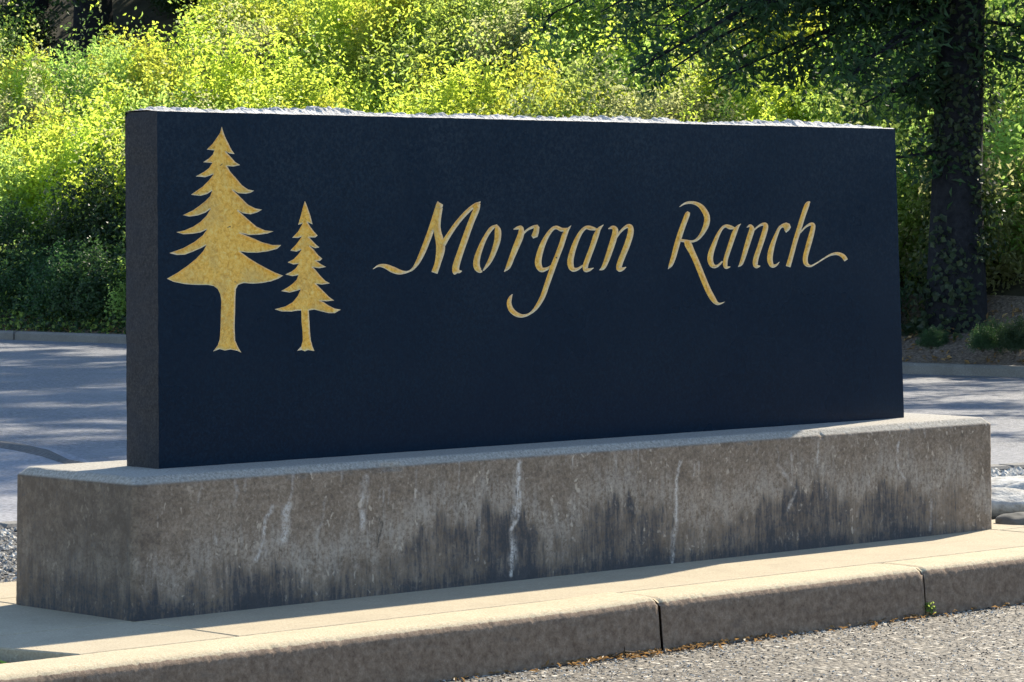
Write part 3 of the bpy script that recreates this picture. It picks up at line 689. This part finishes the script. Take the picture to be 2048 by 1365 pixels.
# hillside rising from the far kerb
def hill_z(s, y):
    return RZ+.09+.27*sstep(.1, .9, s)+.46*np.clip(s-1.0, 0, 12.5)+.10*np.clip(s-13.5, 0, 60)+(fbm(s*.5+20, y*.5+20, 3)-.5)*.5*sstep(.8, 3, s)
ss = np.concatenate([[.155, .3, .5, .7, .9], np.linspace(1.1, 14, 45), np.linspace(16, 70, 12), [120, 400]])
yy = np.concatenate([[-300, -80, -30], np.linspace(-12, 50, 125), [70, 130, 400]])
SS, YY = np.meshgrid(ss, yy, indexing='ij'); XX = KX(YY)+SS
ZZ = hill_z(SS, YY)+(fbm(SS*6, YY*6, 5)-.5)*.05*(SS > .3)
Fh = grid_faces(*SS.shape)[:, ::-1]
mi_ = (SS.ravel()[Fh].mean(1) > 1.6).astype(int)
struct('hillside', mesh_np('hillside', np.stack([XX, YY, ZZ], -1).reshape(-1, 3), Fh, (M['litter'], M['earth']), smooth=True, mi=mi_), 'earth bank rising behind the far kerb')

# ------------------------------------------------------------------ plants
def leaves(C, N, ln, wd, tint=None, seed=0, curl=.18):
    """C centres (n,3), N normals (n,3): folded 4-vertex leaves"""
    r = np.random.default_rng(seed); n = len(C)
    t = r.normal(size=(n, 3)); t -= (t*N).sum(1)[:, None]*N; t /= np.linalg.norm(t, axis=1)[:, None]+1e-9
    s = np.cross(N, t); L_ = (ln*r.uniform(.6, 1.3, n))[:, None]; W_ = (wd*r.uniform(.7, 1.25, n))[:, None]
    V = np.stack([C-t*L_*.5, C+s*W_*.5+N*L_*curl*.5, C+t*L_*.5-N*L_*curl, C-s*W_*.5+N*L_*curl*.5], 1).reshape(-1, 3)
    b = np.arange(n)*4; F_ = np.concatenate([np.stack([b, b+1, b+2], 1), np.stack([b, b+2, b+3], 1)])
    tt = r.uniform(0, 1, n) if tint is None else tint
    return V, F_, np.repeat(tt, 4)
def tube(path, r0_, r1_, k=6):
    P = [Vector(p) for p in path]; V = []; F_ = []
    for i, p in enumerate(P):
        d = (P[min(i+1, len(P)-1)]-P[max(i-1, 0)]).normalized(); a = d.orthogonal().normalized() if i == 0 else (a-d*a.dot(d)).normalized(); b = d.cross(a)
        r = r0_+(r1_-r0_)*i/(len(P)-1)
        V += [tuple(p+a*(r*math.cos(2*math.pi*j/k))+b*(r*math.sin(2*math.pi*j/k))) for j in range(k)]
    for i in range(len(P)-1):
        for j in range(k): F_.append((i*k+j, i*k+(j+1) % k, (i+1)*k+(j+1) % k, (i+1)*k+j))
    return V, F_
def join(parts):
    V = []; F_ = []
    for v, f in parts: b = len(V); V += list(v); F_ += [tuple(b+i for i in q) for q in f]
    return V, F_

def shrub(kind, n, w_, h, ln, wd, seed, upright=0.):
    """bush proto: leaves gathered in sprigs over a lumpy mound, with stems inside"""
    r = np.random.default_rng(seed)
    root = thing('bush', 'x', 'bush')
    ns = int(n/16)
    d = r.normal(size=(ns, 3)); d[:, 2] = np.abs(d[:, 2])*1.05-.12; d /= np.linalg.norm(d, axis=1)[:, None]
    lump = .74+.5*np.array([mnoise.noise(Vector((a*2.2+seed, b*2.2, c*2.2))) for a, b, c in d])+.2*np.array([mnoise.noise(Vector((a*5+seed, b*5, c*5))) for a, b, c in d])
    rad = lump*(1-.45*r.uniform(0, 1, ns)**2.2)
    tip = d*rad[:, None]*np.array([w_, w_, h])+np.array([0, 0, h*.12])
    ax = d+r.normal(size=(ns, 3))*.35; ax[:, 2] += .5+upright; ax /= np.linalg.norm(ax, axis=1)[:, None]
    C = np.repeat(tip, 16, 0); A = np.repeat(ax, 16, 0); t = r.uniform(-1, .5, len(C))[:, None]
    C = C+A*t*ln*4.2+r.normal(size=C.shape)*ln*.75
    N = r.normal(size=C.shape)*.75+A*.4; N[:, 2] += .35; N /= np.linalg.norm(N, axis=1)[:, None]
    tt = np.clip(np.repeat(r.uniform(0, 1, ns), 16)*.6+r.uniform(0, 1, len(C))*.5, 0, 1)
    V, F_, tn = leaves(C, N, ln, wd, tt, seed)
    f = link('foliage', mesh_np('foliage', V, F_, (M[kind],), attrs={'tint': tn}), root); f['kind'] = 'stuff'
    st = []
    for k in range(16):
        e = tip[r.integers(ns)]*.9; st.append(tube([(e[0]*.05, e[1]*.05, -.2), (e[0]*.4, e[1]*.4, e[2]*.5), tuple(e)], .012, .003, 4))
    link('stem', mesh_np('stem', *join(st), (M['twig'],)), root)
    return root
protos = [shrub('lime', 8200, .90, 1.35, .066, .038, 1, .5), shrub('lime', 8200, .98, 1.15, .062, .038, 2, .3),
          shrub('green', 8200, .95, 1.15, .066, .040, 3), shrub('olive', 8200, .90, 1.25, .060, .034, 4, .3),
          shrub('green', 8600, 1.0, 1.35, .062, .038, 5), shrub('dark', 9500, .95, 1.25, .064, .042, 6)]
used = set()
def place(pi, x, y, z, s, label, group, cat='bush'):
    r_ = protos[pi]
    o = r_ if pi not in used else copy_tree(r_); used.add(pi)
    o.location = (x, y, z); o.rotation_euler = (0, 0, random.uniform(0, 6.28)); k = random.uniform(.9, 1.15)
    o.scale = (s*k, s*k, s*random.uniform(.92, 1.12)); o['label'] = label; o['group'] = group; o['category'] = cat
    return o
random.seed(11); LAB = {}
s_ = .0; rows_ = [(.72, .75, 'foot'), (1.7, 1.0, 'bank'), (2.5, 1.05, 'bank'), (3.4, 1.05, 'bank'), (4.3, 1.1, 'bank'), (5.3, 1.1, 'bank'), (6.4, 1.15, 'bank'), (7.6, 1.2, 'bank'), (8.9, 1.25, 'top'), (10.4, 1.35, 'top'), (12.0, 1.4, 'top')]
for ri, (s0, gap, kind) in enumerate(rows_):
    y = 5.+random.uniform(0, 1)
    while y < 36:
        s1 = s0+random.uniform(-.35, .35)*(.4 if s0 < 1 else 1); x = float(KX(y))+s1; z = float(hill_z(np.array(s1), np.array(y)))-.05
        u, v = pix((x, y, z+.6))
        yn = y; y += gap*random.uniform(.8, 1.15)*(1 if s0 < 8 else 1.15)
        if u < -90 or u > 2110: continue
        vt = pix((x, y, z+1.5))[1]
        if 700 < u < 1350 and vt > 330: continue                      # wholly behind the middle of the sign
        if 70 < u < 350 and pix((x, y, z+1.1))[1] < 45: continue      # clearing under the dark trees
        if s0 < 1.5 and u > 1740: continue                           # bare verge round the foot of the tall tree
        rr = random.random()
        if kind == 'foot':
            pi = 5 if rr < .7 else 4; sc = random.uniform(.55, .78)  # mostly the dark leaf: its colour stands in for shade down here
        else:
            if 560 < u < 1050: pi = 0 if rr < .35 else 1 if rr < .65 else 3 if rr < .85 else 2
            elif u < 560: pi = [1, 0, 3, 2, 4][int(rr*5)]
            elif u < 1500: pi = [2, 3, 4, 1, 3][int(rr*5)]
            elif u < 1750: pi = [0, 2, 1, 4][int(rr*4)]
            else: pi = [2, 4, 3, 4][int(rr*4)]
            if kind == 'top' and u < 450: pi = 5
            if s0 < 2 and u < 600: pi = 5 if rr < .6 else 4 if rr < .85 else 2  # darker leaves again, carrying the shade low on the left
            sc = random.uniform(.78, 1.15)
        colr = ['yellow-green', 'yellow-green', 'mid green', 'olive green', 'leafy green', 'dark green'][pi]
        vm = pix((x, yn, z+.9))[1]
        where = [(-1e9, 'at the left edge'), (40, 'at the far left'), (170, 'just left of the slab end'), (290, 'above the slab\'s left end'), (400, 'above the tall fir emblem'), (540, 'above the short fir emblem'), (680, 'left of the letter M'),
                 (820, 'above the letter M'), (940, 'above the letter o'), (1020, 'above the letter r'), (1090, 'above the letter g'), (1170, 'above the first letter n'), (1290, 'above the gap in the lettering'),
                 (1400, 'above the letter R'), (1500, 'above letters a to c'), (1620, 'above the letter h'), (1720, 'above the slab\'s right corner'), (1800, 'between slab and tall tree'), (1990, 'right of the tall tree'), (2060, 'at the right edge')]
        wh = [t for q, t in where if u >= q][-1]
        band = 'at the foot of the bank' if kind == 'foot' else 'in the top strip' if vm < 40 else 'high on the bank' if vm < 110 else 'halfway up the bank' if vm < 190 else 'low on the bank'
        lab = colr+' bush '+band+', '+wh
        grp = 'bushes at the foot of the bank' if kind == 'foot' else 'bushes on the bank'
        LAB.setdefault(lab, []).append((u, place(pi, x, yn, z, sc, lab, grp)))
ORD = {2: ['left hand', 'right hand'], 3: ['leftmost', 'middle', 'rightmost'], 4: ['leftmost', 'second', 'third', 'rightmost'], 5: ['leftmost', 'second', 'third', 'fourth', 'rightmost'], 6: ['leftmost', 'second', 'third', 'fourth', 'fifth', 'rightmost']}
for lab, L in LAB.items():
    L.sort(key=lambda q: q[0])
    if len(L) in ORD:
        for wd2, (_, o) in zip(ORD[len(L)], L): o['label'] = (wd2+' '+lab).replace('at the foot of the bank', 'at the bank foot').replace('halfway up the bank', 'halfway up')

# shoots and briars filling the gaps over the whole slope
for kind, n_, sd_, hh_ in (('green', 42000, 31, 1.7), ('lime', 38000, 32, 1.9), ('olive', 30000, 33, 1.8)):
    r = np.random.default_rng(sd_); ns = n_//14
    s1 = r.uniform(2.0, 12.5, ns); y1 = r.uniform(6, 33, ns); kx = KX(y1); zz = hill_z(s1, y1)
    q_ = np.array([pix((a, b, c+1))[0] for a, b, c in zip(kx+s1, y1, zz)]); mid = ((q_ > 520) & (q_ < 1080))|((q_ > 1540) & (q_ < 1680)); th = np.where(mid, {'green': .62, 'lime': .12, 'olive': .75}[kind], {'green': .38, 'lime': .5, 'olive': .42}[kind])
    vv_ = np.array([pix((a, b, c+1.3))[1] for a, b, c in zip(kx+s1, y1, zz)]); m_ = (vnoise(s1*.9+sd_*7, y1*.9, sd_) > th) & ~((q_ > 70) & (q_ < 350) & (vv_ < 50)); s1, y1, kx, zz = s1[m_], y1[m_], kx[m_], zz[m_]
    top_ = zz+hh_*r.uniform(.45, 1., len(s1)); C = np.repeat(np.stack([kx+s1, y1, top_], 1), 14, 0)
    ax = np.repeat(np.stack([r.normal(0, .35, len(s1)), r.normal(0, .35, len(s1)), np.ones(len(s1))], 1), 14, 0)
    C = C-ax*r.uniform(0, .55, len(C))[:, None]+r.normal(size=C.shape)*.045
    N = r.normal(size=C.shape); N[:, 2] += .3; N /= np.linalg.norm(N, axis=1)[:, None]
    V, F2, tn = leaves(C, N, .062, .034, None, sd_)
    o = link('undergrowth', mesh_np('undergrowth', V, F2, (M[kind],), attrs={'tint': tn}))
    tag(o, {'green': 'mid green leafy shoots between the bushes', 'lime': 'yellow-green leafy shoots between the bushes', 'olive': 'dull olive shoots between the bushes'}[kind], 'undergrowth', kind='stuff')

for kind, n_, sd_ in (('dark', 30000, 51), ('green', 22000, 52)):
    r = np.random.default_rng(sd_); y1 = r.uniform(9, 33, n_); s1 = r.uniform(.17, 1.5, n_); kx = KX(y1)
    q_ = np.array([pix((a, b, .2))[0] for a, b in zip(kx+s1, y1)]); m_ = q_ < 1500; y1, s1, kx = y1[m_], s1[m_], kx[m_]
    C = np.stack([kx+s1, y1, hill_z(s1, y1)+r.uniform(0, 1, len(s1))**1.4*(.12+.55*sstep(.1, .7, s1))*(.5+vnoise(s1*3, y1*1.6, 9))], 1)
    N = r.normal(size=C.shape)*.8; N[:, 2] += .5; N /= np.linalg.norm(N, axis=1)[:, None]; V, F2, tn = leaves(C, N, .066, .044, None, sd_)
    o = link('ground_cover', mesh_np('ground_cover', V, F2, (M[kind],), attrs={'tint': tn})); tag(o, {'dark': 'dark green ground cover spilling up to the far kerb', 'green': 'mid green ground cover spilling up to the far kerb'}[kind], 'ground cover', kind='stuff')

# trees
def tree(name, label, loc, H, rad, crown0, nleaf, kind, ln, wd, R=6., seed=0, extra=(), group=None, lean=(0, 0), droop=.25, ivy=0, nb=46, cone=True, low=None):
    r = np.random.default_rng(seed); rnd = random.Random(seed)
    root = thing(name, label, 'tree', loc, group)
    tp = [(lean[0]*(k/9)**2+.05*rnd.uniform(-1, 1)*(k > 1), lean[1]*(k/9)**2+.05*rnd.uniform(-1, 1)*(k > 1), -.4+(H+.4)*k/9) for k in range(10)]
    V, F_ = tube(tp, rad*1.12, .05, 18)
    V = np.array(V); a = np.arctan2(V[:, 1], V[:, 0]); bump_ = 1+.10*np.abs(np.sin(a*5+V[:, 2]*.7))
    fl = 1+.22*np.exp(-np.clip(V[:, 2], 0, 9)*2.2); V[:, 0] *= bump_*fl; V[:, 1] *= bump_*fl
    link('trunk', mesh_np('trunk', V, F_, (M['bark'],), smooth=True), root)
    br = []; CC = []
    specs = []
    for k in range(nb):
        f = (k+.5)/nb; zb = crown0+(H*.97-crown0)*f; L_ = R*((1-f)**.75 if cone else math.sin(math.pi*min(1, .25+f*.72)))*rnd.uniform(.65, 1.1)+.3
        specs.append((zb, rnd.uniform(0, 6.283), L_, rnd.uniform(-.1, .25)-droop*(1-f)))
    for zb, az, L_, sl in list(specs)+list(extra):
        tx_ = lean[0]*(zb/H)**2; ty_ = lean[1]*(zb/H)**2; pts = []; az2 = az
        for q in range(6):
            t = q/5; az2 += rnd.uniform(-.12, .12)
            pts.append((tx_+math.cos(az2)*L_*t, ty_+math.sin(az2)*L_*t, zb+L_*sl*t-droop*L_*.35*t*t+rnd.uniform(-.05, .05)*L_*.3))
        br.append(tube(pts, .02+.011*L_, .006, 5)); pts = np.array(pts)
        for q in range(int(4+L_*3.2)):
            t = rnd.uniform(.22, 1)*5; i = min(4, int(t)); p = pts[i]+(pts[i+1]-pts[i])*(t-i)
            e = p+np.array([rnd.uniform(-1, 1), rnd.uniform(-1, 1), rnd.uniform(-1, .35)])*(.18+.16*L_*(1-t/6))
            br.append(tube([tuple(p), tuple((p+e)/2+np.array([0, 0, .05])), tuple(e)], .010, .003, 3))
            for s in np.linspace(.3, 1.1, 4): CC.append(p+(e-p)*s)
    link('branch', mesh_np('branch', *join(br), (M['bark'],)), root)
    CC = np.array(CC); per = max(1, int(nleaf/len(CC))); C = np.repeat(CC, per, 0)+r.normal(size=(len(CC)*per, 3))*np.array([.13, .13, .10])
    N = r.normal(size=C.shape); N[:, 2] += .5; N /= np.linalg.norm(N, axis=1)[:, None]
    V, F2, tn = leaves(C, N, ln, wd, None, seed)
    c = link('crown', mesh_np('crown', V, F2, (M[kind],), attrs={'tint': tn}), root); c['kind'] = 'stuff'
    if ivy:
        zz = r.uniform(0, 6.5, ivy); aa = r.uniform(0, 6.283, ivy)
        dens = np.array([mnoise.noise(Vector((math.cos(q)*1.3, math.sin(q)*1.3, z_*1.1))) for q, z_ in zip(aa, zz)]); m_ = dens > -.12; zz, aa = zz[m_], aa[m_]
        rr = rad*1.15*(1+.5*np.exp(-zz*2.2))*(1-zz/H)+r.uniform(.0, 1, len(zz))**2*.24
        C = np.stack([np.cos(aa)*rr, np.sin(aa)*rr, zz], 1); N = np.stack([np.cos(aa), np.sin(aa), .5+0*aa], 1)+r.normal(size=C.shape)*.45; N /= np.linalg.norm(N, axis=1)[:, None]
        V, F2, tn = leaves(C, N, .070, .060, None, seed+1)
        i_ = link('ivy', mesh_np('ivy', V, F2, (M['ivy'],), attrs={'tint': tn}), root); i_['kind'] = 'stuff'
    return root
gl = on_z(1912, 700, .0)
# azimuth that points to the left in the picture, and towards the camera
AZL = math.atan2(-rt.y, -rt.x); AZC = math.atan2(-fw.y, -fw.x)
low = [(4.3, AZL+.15, 3.2, -.10), (4.0, AZL-.25, 2.6, -.22), (3.7, AZL+.5, 2.2, -.12), (3.9, AZC+.5, 2.0, -.2), (3.2, AZL, 1.3, .12), (4.6, AZL-.05, 4.2, -.16), (4.4, AZL+.8, 2.6, -.25), (4.2, AZC, 1.6, -.25),
       (3.3, AZL+.15, .9, .02), (2.5, AZL+.1, .8, .03), (4.0, AZL+math.pi, 1.4, -.2), (3.2, AZL+math.pi-.3, 1.0, -.1), (4.5, AZC-.6, 2.2, -.3), (4.8, AZL, 3.0, -.3), (5.0, AZL+.3, 3.8, -.28), (4.9, AZL-.35, 3.4, -.25),
       (4.2, AZL+.05, 2.9, -.45), (3.3, AZC-.9, 1.4, -.3), (3.0, AZC+1.1, 1.3, -.3), (3.4, AZL+.6, 1.8, -.4), (3.1, AZL-.3, 1.5, -.2), (2.8, AZL+.4, 1.2, -.3), (3.6, AZC-1.1, 1.7, -.4), (1.9, AZL+.5, .8, 0), (3.5, AZL+.1, 2.4, -.3), (3.95, AZL-.2, 2.4, -.38), (4.1, AZL+.35, 3.4, -.35), (4.4, AZL+.1, 3.0, -.36), (3.8, AZL+.2, 1.7, -.3), (4.6, AZL-.15, 3.2, -.36), (4.6, AZL+.2, 3.6, -.3), (4.2, AZL-.1, 2.4, -.3), (4.7, AZC+.3, 2.6, -.35), (4.3, AZC-.2, 2.2, -.3), (4.6, AZL+math.pi, 2.2, -.3), (4.3, AZL+math.pi+.4, 1.8, -.3), (3.9, AZC+.9, 1.8, -.2), (4.0, AZL, 1.6, -.25)]
tree('conifer_tree', 'tall dark ivy-clad tree right of the sign with low drooping branches', (gl.x, gl.y, .0), 17, .225, 5.0, 46000, 'dark', .105, .042, R=4.8, seed=3, extra=low, ivy=7500, nb=66)
t2 = on_z(1292, 640, 0)
def at_depth(u, dep, z=0.):
    d = ray(u, 682); P = CP+d*(dep); return P.x, P.y
for i, (u, dep, H, rad, c0, R, kind, lab, sd) in enumerate([
    (1475, 41.5, 14, .13, 5.6, 4.8, 'green', 'thin dark trunk rising from the bank above the R of the sign', 21),
    (1290, 44.0, 13, .11, 5.6, 4.6, 'green', 'slender dark trunk rising from the bank above the middle of the sign', 22),
    (190, 53.0, 14, .24, 5.0, 4.5, 'dark', 'dark tree in deep shade at the top left corner, behind the bushes', 23),
    (70, 56.0, 15, .26, 4.6, 5.0, 'dark', 'dark tree at the left edge of the view, behind the bank top', 24),
    (325, 55.0, 14, .20, 4.8, 4.5, 'dark', 'dark tree behind the bank top, above the left end of the sign', 25),
    (2480, 40, 13, .2, 4.5, 4.6, 'dark', 'dense dark tree added beyond the right edge of view to shade the bank', 26),  # unseen tree, added to throw shade on the right hand bushes
    (2200, 44, 12, .2, 5.2, 4.0, 'dark', 'dark tree on the bank right of the ivy-clad tree, outside the view', 27)]):
    x, y = at_depth(u, dep); z = float(hill_z(np.array(x-float(KX(y))), np.array(y)))
    tree('broadleaf_tree' if kind == 'green' else 'shade_tree', lab, (x, y, z), H, rad, c0 if kind == 'green' or i > 4 else .9, 42000 if kind == 'green' else 24000, kind, .11, .07, R=R, seed=sd, nb=34, cone=False, droop=.15)

# low leafy plants at the foot of the big tree
for k, (u, v, s) in enumerate([(1835, 690, .32), (1862, 700, .24), (1965, 704, .27), (1990, 700, .34), (2030, 705, .36), (1880, 694, .2), (1815, 680, .4)]):
    p = on_z(u, v, .05); place(5, p.x, p.y, .08, s*.6, ['low leafy plant left of the trunk foot of the tall tree', 'small low plant against the left side of the trunk foot', 'small low plant against the right side of the trunk foot', 'second low plant to the right of the trunk foot', 'low plant at the right edge of view behind the verge', 'smallest low plant right in front of the trunk foot', 'low leafy plant beside the right edge of the slab'][k], 'low plants round the tree foot', 'plant')

# ------------------------------------------------------------------ island details
def rock_mesh(sx, sy, sz, seed, mat):
    import bmesh
    bm = bmesh.new(); bmesh.ops.create_icosphere(bm, subdivisions=4, radius=1)
    for v in bm.verts:
        n = mnoise.noise(v.co*1.1+Vector((seed, 0, 0)))*.28+mnoise.noise(v.co*3+Vector((seed, 3, 0)))*.07
        v.co *= 1+n; v.co.x *= sx; v.co.y *= sy; v.co.z *= sz
    me = bpy.data.meshes.new('rock'); bm.to_mesh(me); bm.free(); me.materials.append(mat)
    me.polygons.foreach_set('use_smooth', [True]*len(me.polygons)); return me
RK = [(2025, 975, .02, .36, .17, .062, 'rock', 'upper long pale river rock just right of the sign base'), (2022, 1005, .01, .34, .16, .075, 'rock', 'lower pale rock with a dark underside, nearest the sign base'),
      (2052, 1033, .0, .12, .09, .05, 'rockdark', 'small dark rock at the right edge of the view beside the pavement'), (2090, 985, .0, .2, .14, .09, 'rock', 'pale rounded rock behind the pale river rocks, at the right edge'),
      (2010, 1026, -.02, .10, .06, .022, 'rock', 'flat tan stone lying under the pale river rocks')]
for i, (u, v, dz, sx, sy, sz, mk, lab) in enumerate(RK):
    p = on_z(u, v, .03); o = link('rock', rock_mesh(sx, sy, sz, i*5.3, M[mk])); o.location = (p.x, p.y, dz+.0); o.rotation_euler = (0, 0, AZL+random.uniform(-.2, .2)); tag(o, lab, 'rock', 'rocks beside the sign')
def stones(name, pts, s0, s1, mats, seed, label=None):
    r = np.random.default_rng(seed); V = []; F_ = []; mi_ = []
    base_v = np.array([(1, 0, 0), (-1, 0, 0), (0, 1, 0), (0, -1, 0), (0, 0, 1), (0, 0, -1)], float); bf = [(0, 2, 4), (2, 1, 4), (1, 3, 4), (3, 0, 4), (2, 0, 5), (1, 2, 5), (3, 1, 5), (0, 3, 5)]
    for i, p in enumerate(pts):
        s = r.uniform(s0, s1); q = base_v*(1+r.uniform(-.3, .3, (6, 1)))*np.array([1, 1, .6])*s; a = r.uniform(0, 6.28)
        R2 = np.array([[math.cos(a), -math.sin(a), 0], [math.sin(a), math.cos(a), 0], [0, 0, 1]]); q = q@R2.T+np.array(p)
        b = len(V); V += q.tolist(); F_ += [tuple(b+j for j in f) for f in bf]; mi_ += [int(r.integers(len(mats)))]*8
    o = link(name, mesh_np(name, np.array(V), F_, mats, smooth=False, mi=mi_)); o['kind'] = 'stuff'
    if label: o['label'] = label
    return o
gp = [(x, y, -.055) for x, y in zip(rng.uniform(5.2, 9.2, 5200), rng.uniform(.3, 2.6, 5200)) if y < 2.25-(x-7.6)*.18]
gp2 = [(x, y, -.055) for x, y in zip(rng.uniform(-.6, 2.6, 9000), rng.uniform(1.05, 3.3, 9000)) if y < 3.3-(x-1.6)*.18]
tag(stones('grey_gravel', gp2, .008, .020, [M['gritty'], M['gravel'], M['gritty']], 15), 'grey loose gravel left of the sign base, between pavement and rear kerb', 'gravel')
tag(stones('gravel', gp, .012, .034, [M['gravel'], M['rock']], 5), 'loose pale gravel beyond the rocks right of the sign base', 'gravel')
# leaf litter and grit along the kerb foot
r = np.random.default_rng(9); C = []
for cx, n, sp in ((1.05, 60, .10), (1.28, 130, .06), (1.62, 60, .12), (1.95, 25, .12), (2.5, 18, .2), (2.8, 25, .05), (3.4, 18, .3)):
    C += [(r.normal(cx, sp), -1.050-abs(r.normal(0, .035)), RZ+.008+r.uniform(0, .008)) for _ in range(n)]
for _ in range(120): C.append((r.uniform(-.8, 4.5), -1.050-abs(r.normal(0, .05)), RZ+.008))
C = np.array(C); N = r.normal(size=C.shape)*.35; N[:, 2] += 1; N /= np.linalg.norm(N, axis=1)[:, None]
V, F2, tn = leaves(C, N, .026, .011, None, 4)
o = link('leaf_litter', mesh_np('leaf_litter', V, F2, (M['dry'],), attrs={'tint': tn})); tag(o, 'dry orange and brown leaf litter along the foot of the near kerb', 'leaf litter', kind='stuff')
gp = [(x, -1.052-abs(r.normal(0, .07)), RZ+.002) for x in r.uniform(-.8, 5, 900)]
tag(stones('kerb_grit', gp, .003, .007, [M['gravel'], M['soil']], 6), 'loose grit along the foot of the near kerb', 'grit')
n = 17000; x_ = r.uniform(.2, 5.2, n); y_ = -1.055-r.uniform(0, 1, n)**1.3*2.2
gp = [(a, b, RZ-.0005) for a, b in zip(x_, y_) if vnoise(np.array(a*9), np.array(b*9), 3) > .25]
tag(stones('road_chippings', gp, .003, .0078, [M['chip'], M['chipd'], M['chipd'], M['gravel']], 16), 'loose and proud stone chippings in the surface of the near road', 'chippings')
tw = [tube([(1.16, -1.075, RZ+.012), (1.19, -1.10, RZ+.03), (1.25, -1.09, RZ+.02), (1.33, -1.10, RZ+.01)], .004, .002, 5), tube([(1.19, -1.10, RZ+.03), (1.17, -1.12, RZ+.05)], .003, .001, 5)]
o = link('twig', mesh_np('twig', *join(tw), (M['twig'],))); tag(o, 'thin forked dry twig lying at the foot of the kerb near the open joint', 'twig')
# weed in the kerb joint
wd_ = thing('weed', 'tiny green weed growing at the kerb foot in the right hand joint', 'weed', (2.93, -1.047, RZ))
C = r.normal(size=(60, 3))*np.array([.012, .008, .016])+np.array([0, -.006, .026]); N = r.normal(size=C.shape); N /= np.linalg.norm(N, axis=1)[:, None]
V, F2, tn = leaves(C, N, .016, .009, None, 8); link('foliage', mesh_np('foliage', V, F2, (M['green'],), attrs={'tint': tn}), wd_)
link('stem', mesh_np('stem', *tube([(0, 0, -.01), (0, -.004, .03)], .0015, .001, 5), (M['twig'],)), wd_)
# ground cover in the planting strip
r = np.random.default_rng(19); n = 900
C = np.stack([r.uniform(-2.2, -1.03, n), r.uniform(-.78, -.25, n), r.uniform(-.05, -.015, n)], 1); C = C[(C[:, 0] < -1.12)]
N = r.normal(size=C.shape)*.6; N[:, 2] += .8; N /= np.linalg.norm(N, axis=1)[:, None]; V, F2, tn = leaves(C, N, .05, .022, None, 9)
o = link('ground_cover', mesh_np('ground_cover', V, F2, (M['dark'],), attrs={'tint': tn})); tag(o, 'dark low ground cover in the shaded soil at the lower left corner', 'ground cover', kind='stuff')
# litter on the verge under the tall tree
C = []; 
for _ in range(4200):
    y_ = r.uniform(4, 26); s1 = r.uniform(.18, 1.5); C.append((float(KX(y_))+s1, y_, float(hill_z(np.array(s1), np.array(y_)))+r.uniform(0, .05)))
C = np.array(C); N = r.normal(size=C.shape)*.6; N[:, 2] += .8; N /= np.linalg.norm(N, axis=1)[:, None]; V, F2, tn = leaves(C, N, .07, .03, None, 12)
o = link('verge_litter', mesh_np('verge_litter', V, F2, (M['dry'],), attrs={'tint': tn})); tag(o, 'dry leaf litter on the verge between far kerb and bank', 'leaf litter', kind='stuff')
for o_ in [p for i, p in enumerate(protos) if i not in used]:
    for c in list(o_.children): bpy.data.objects.remove(c)
    bpy.data.objects.remove(o_)
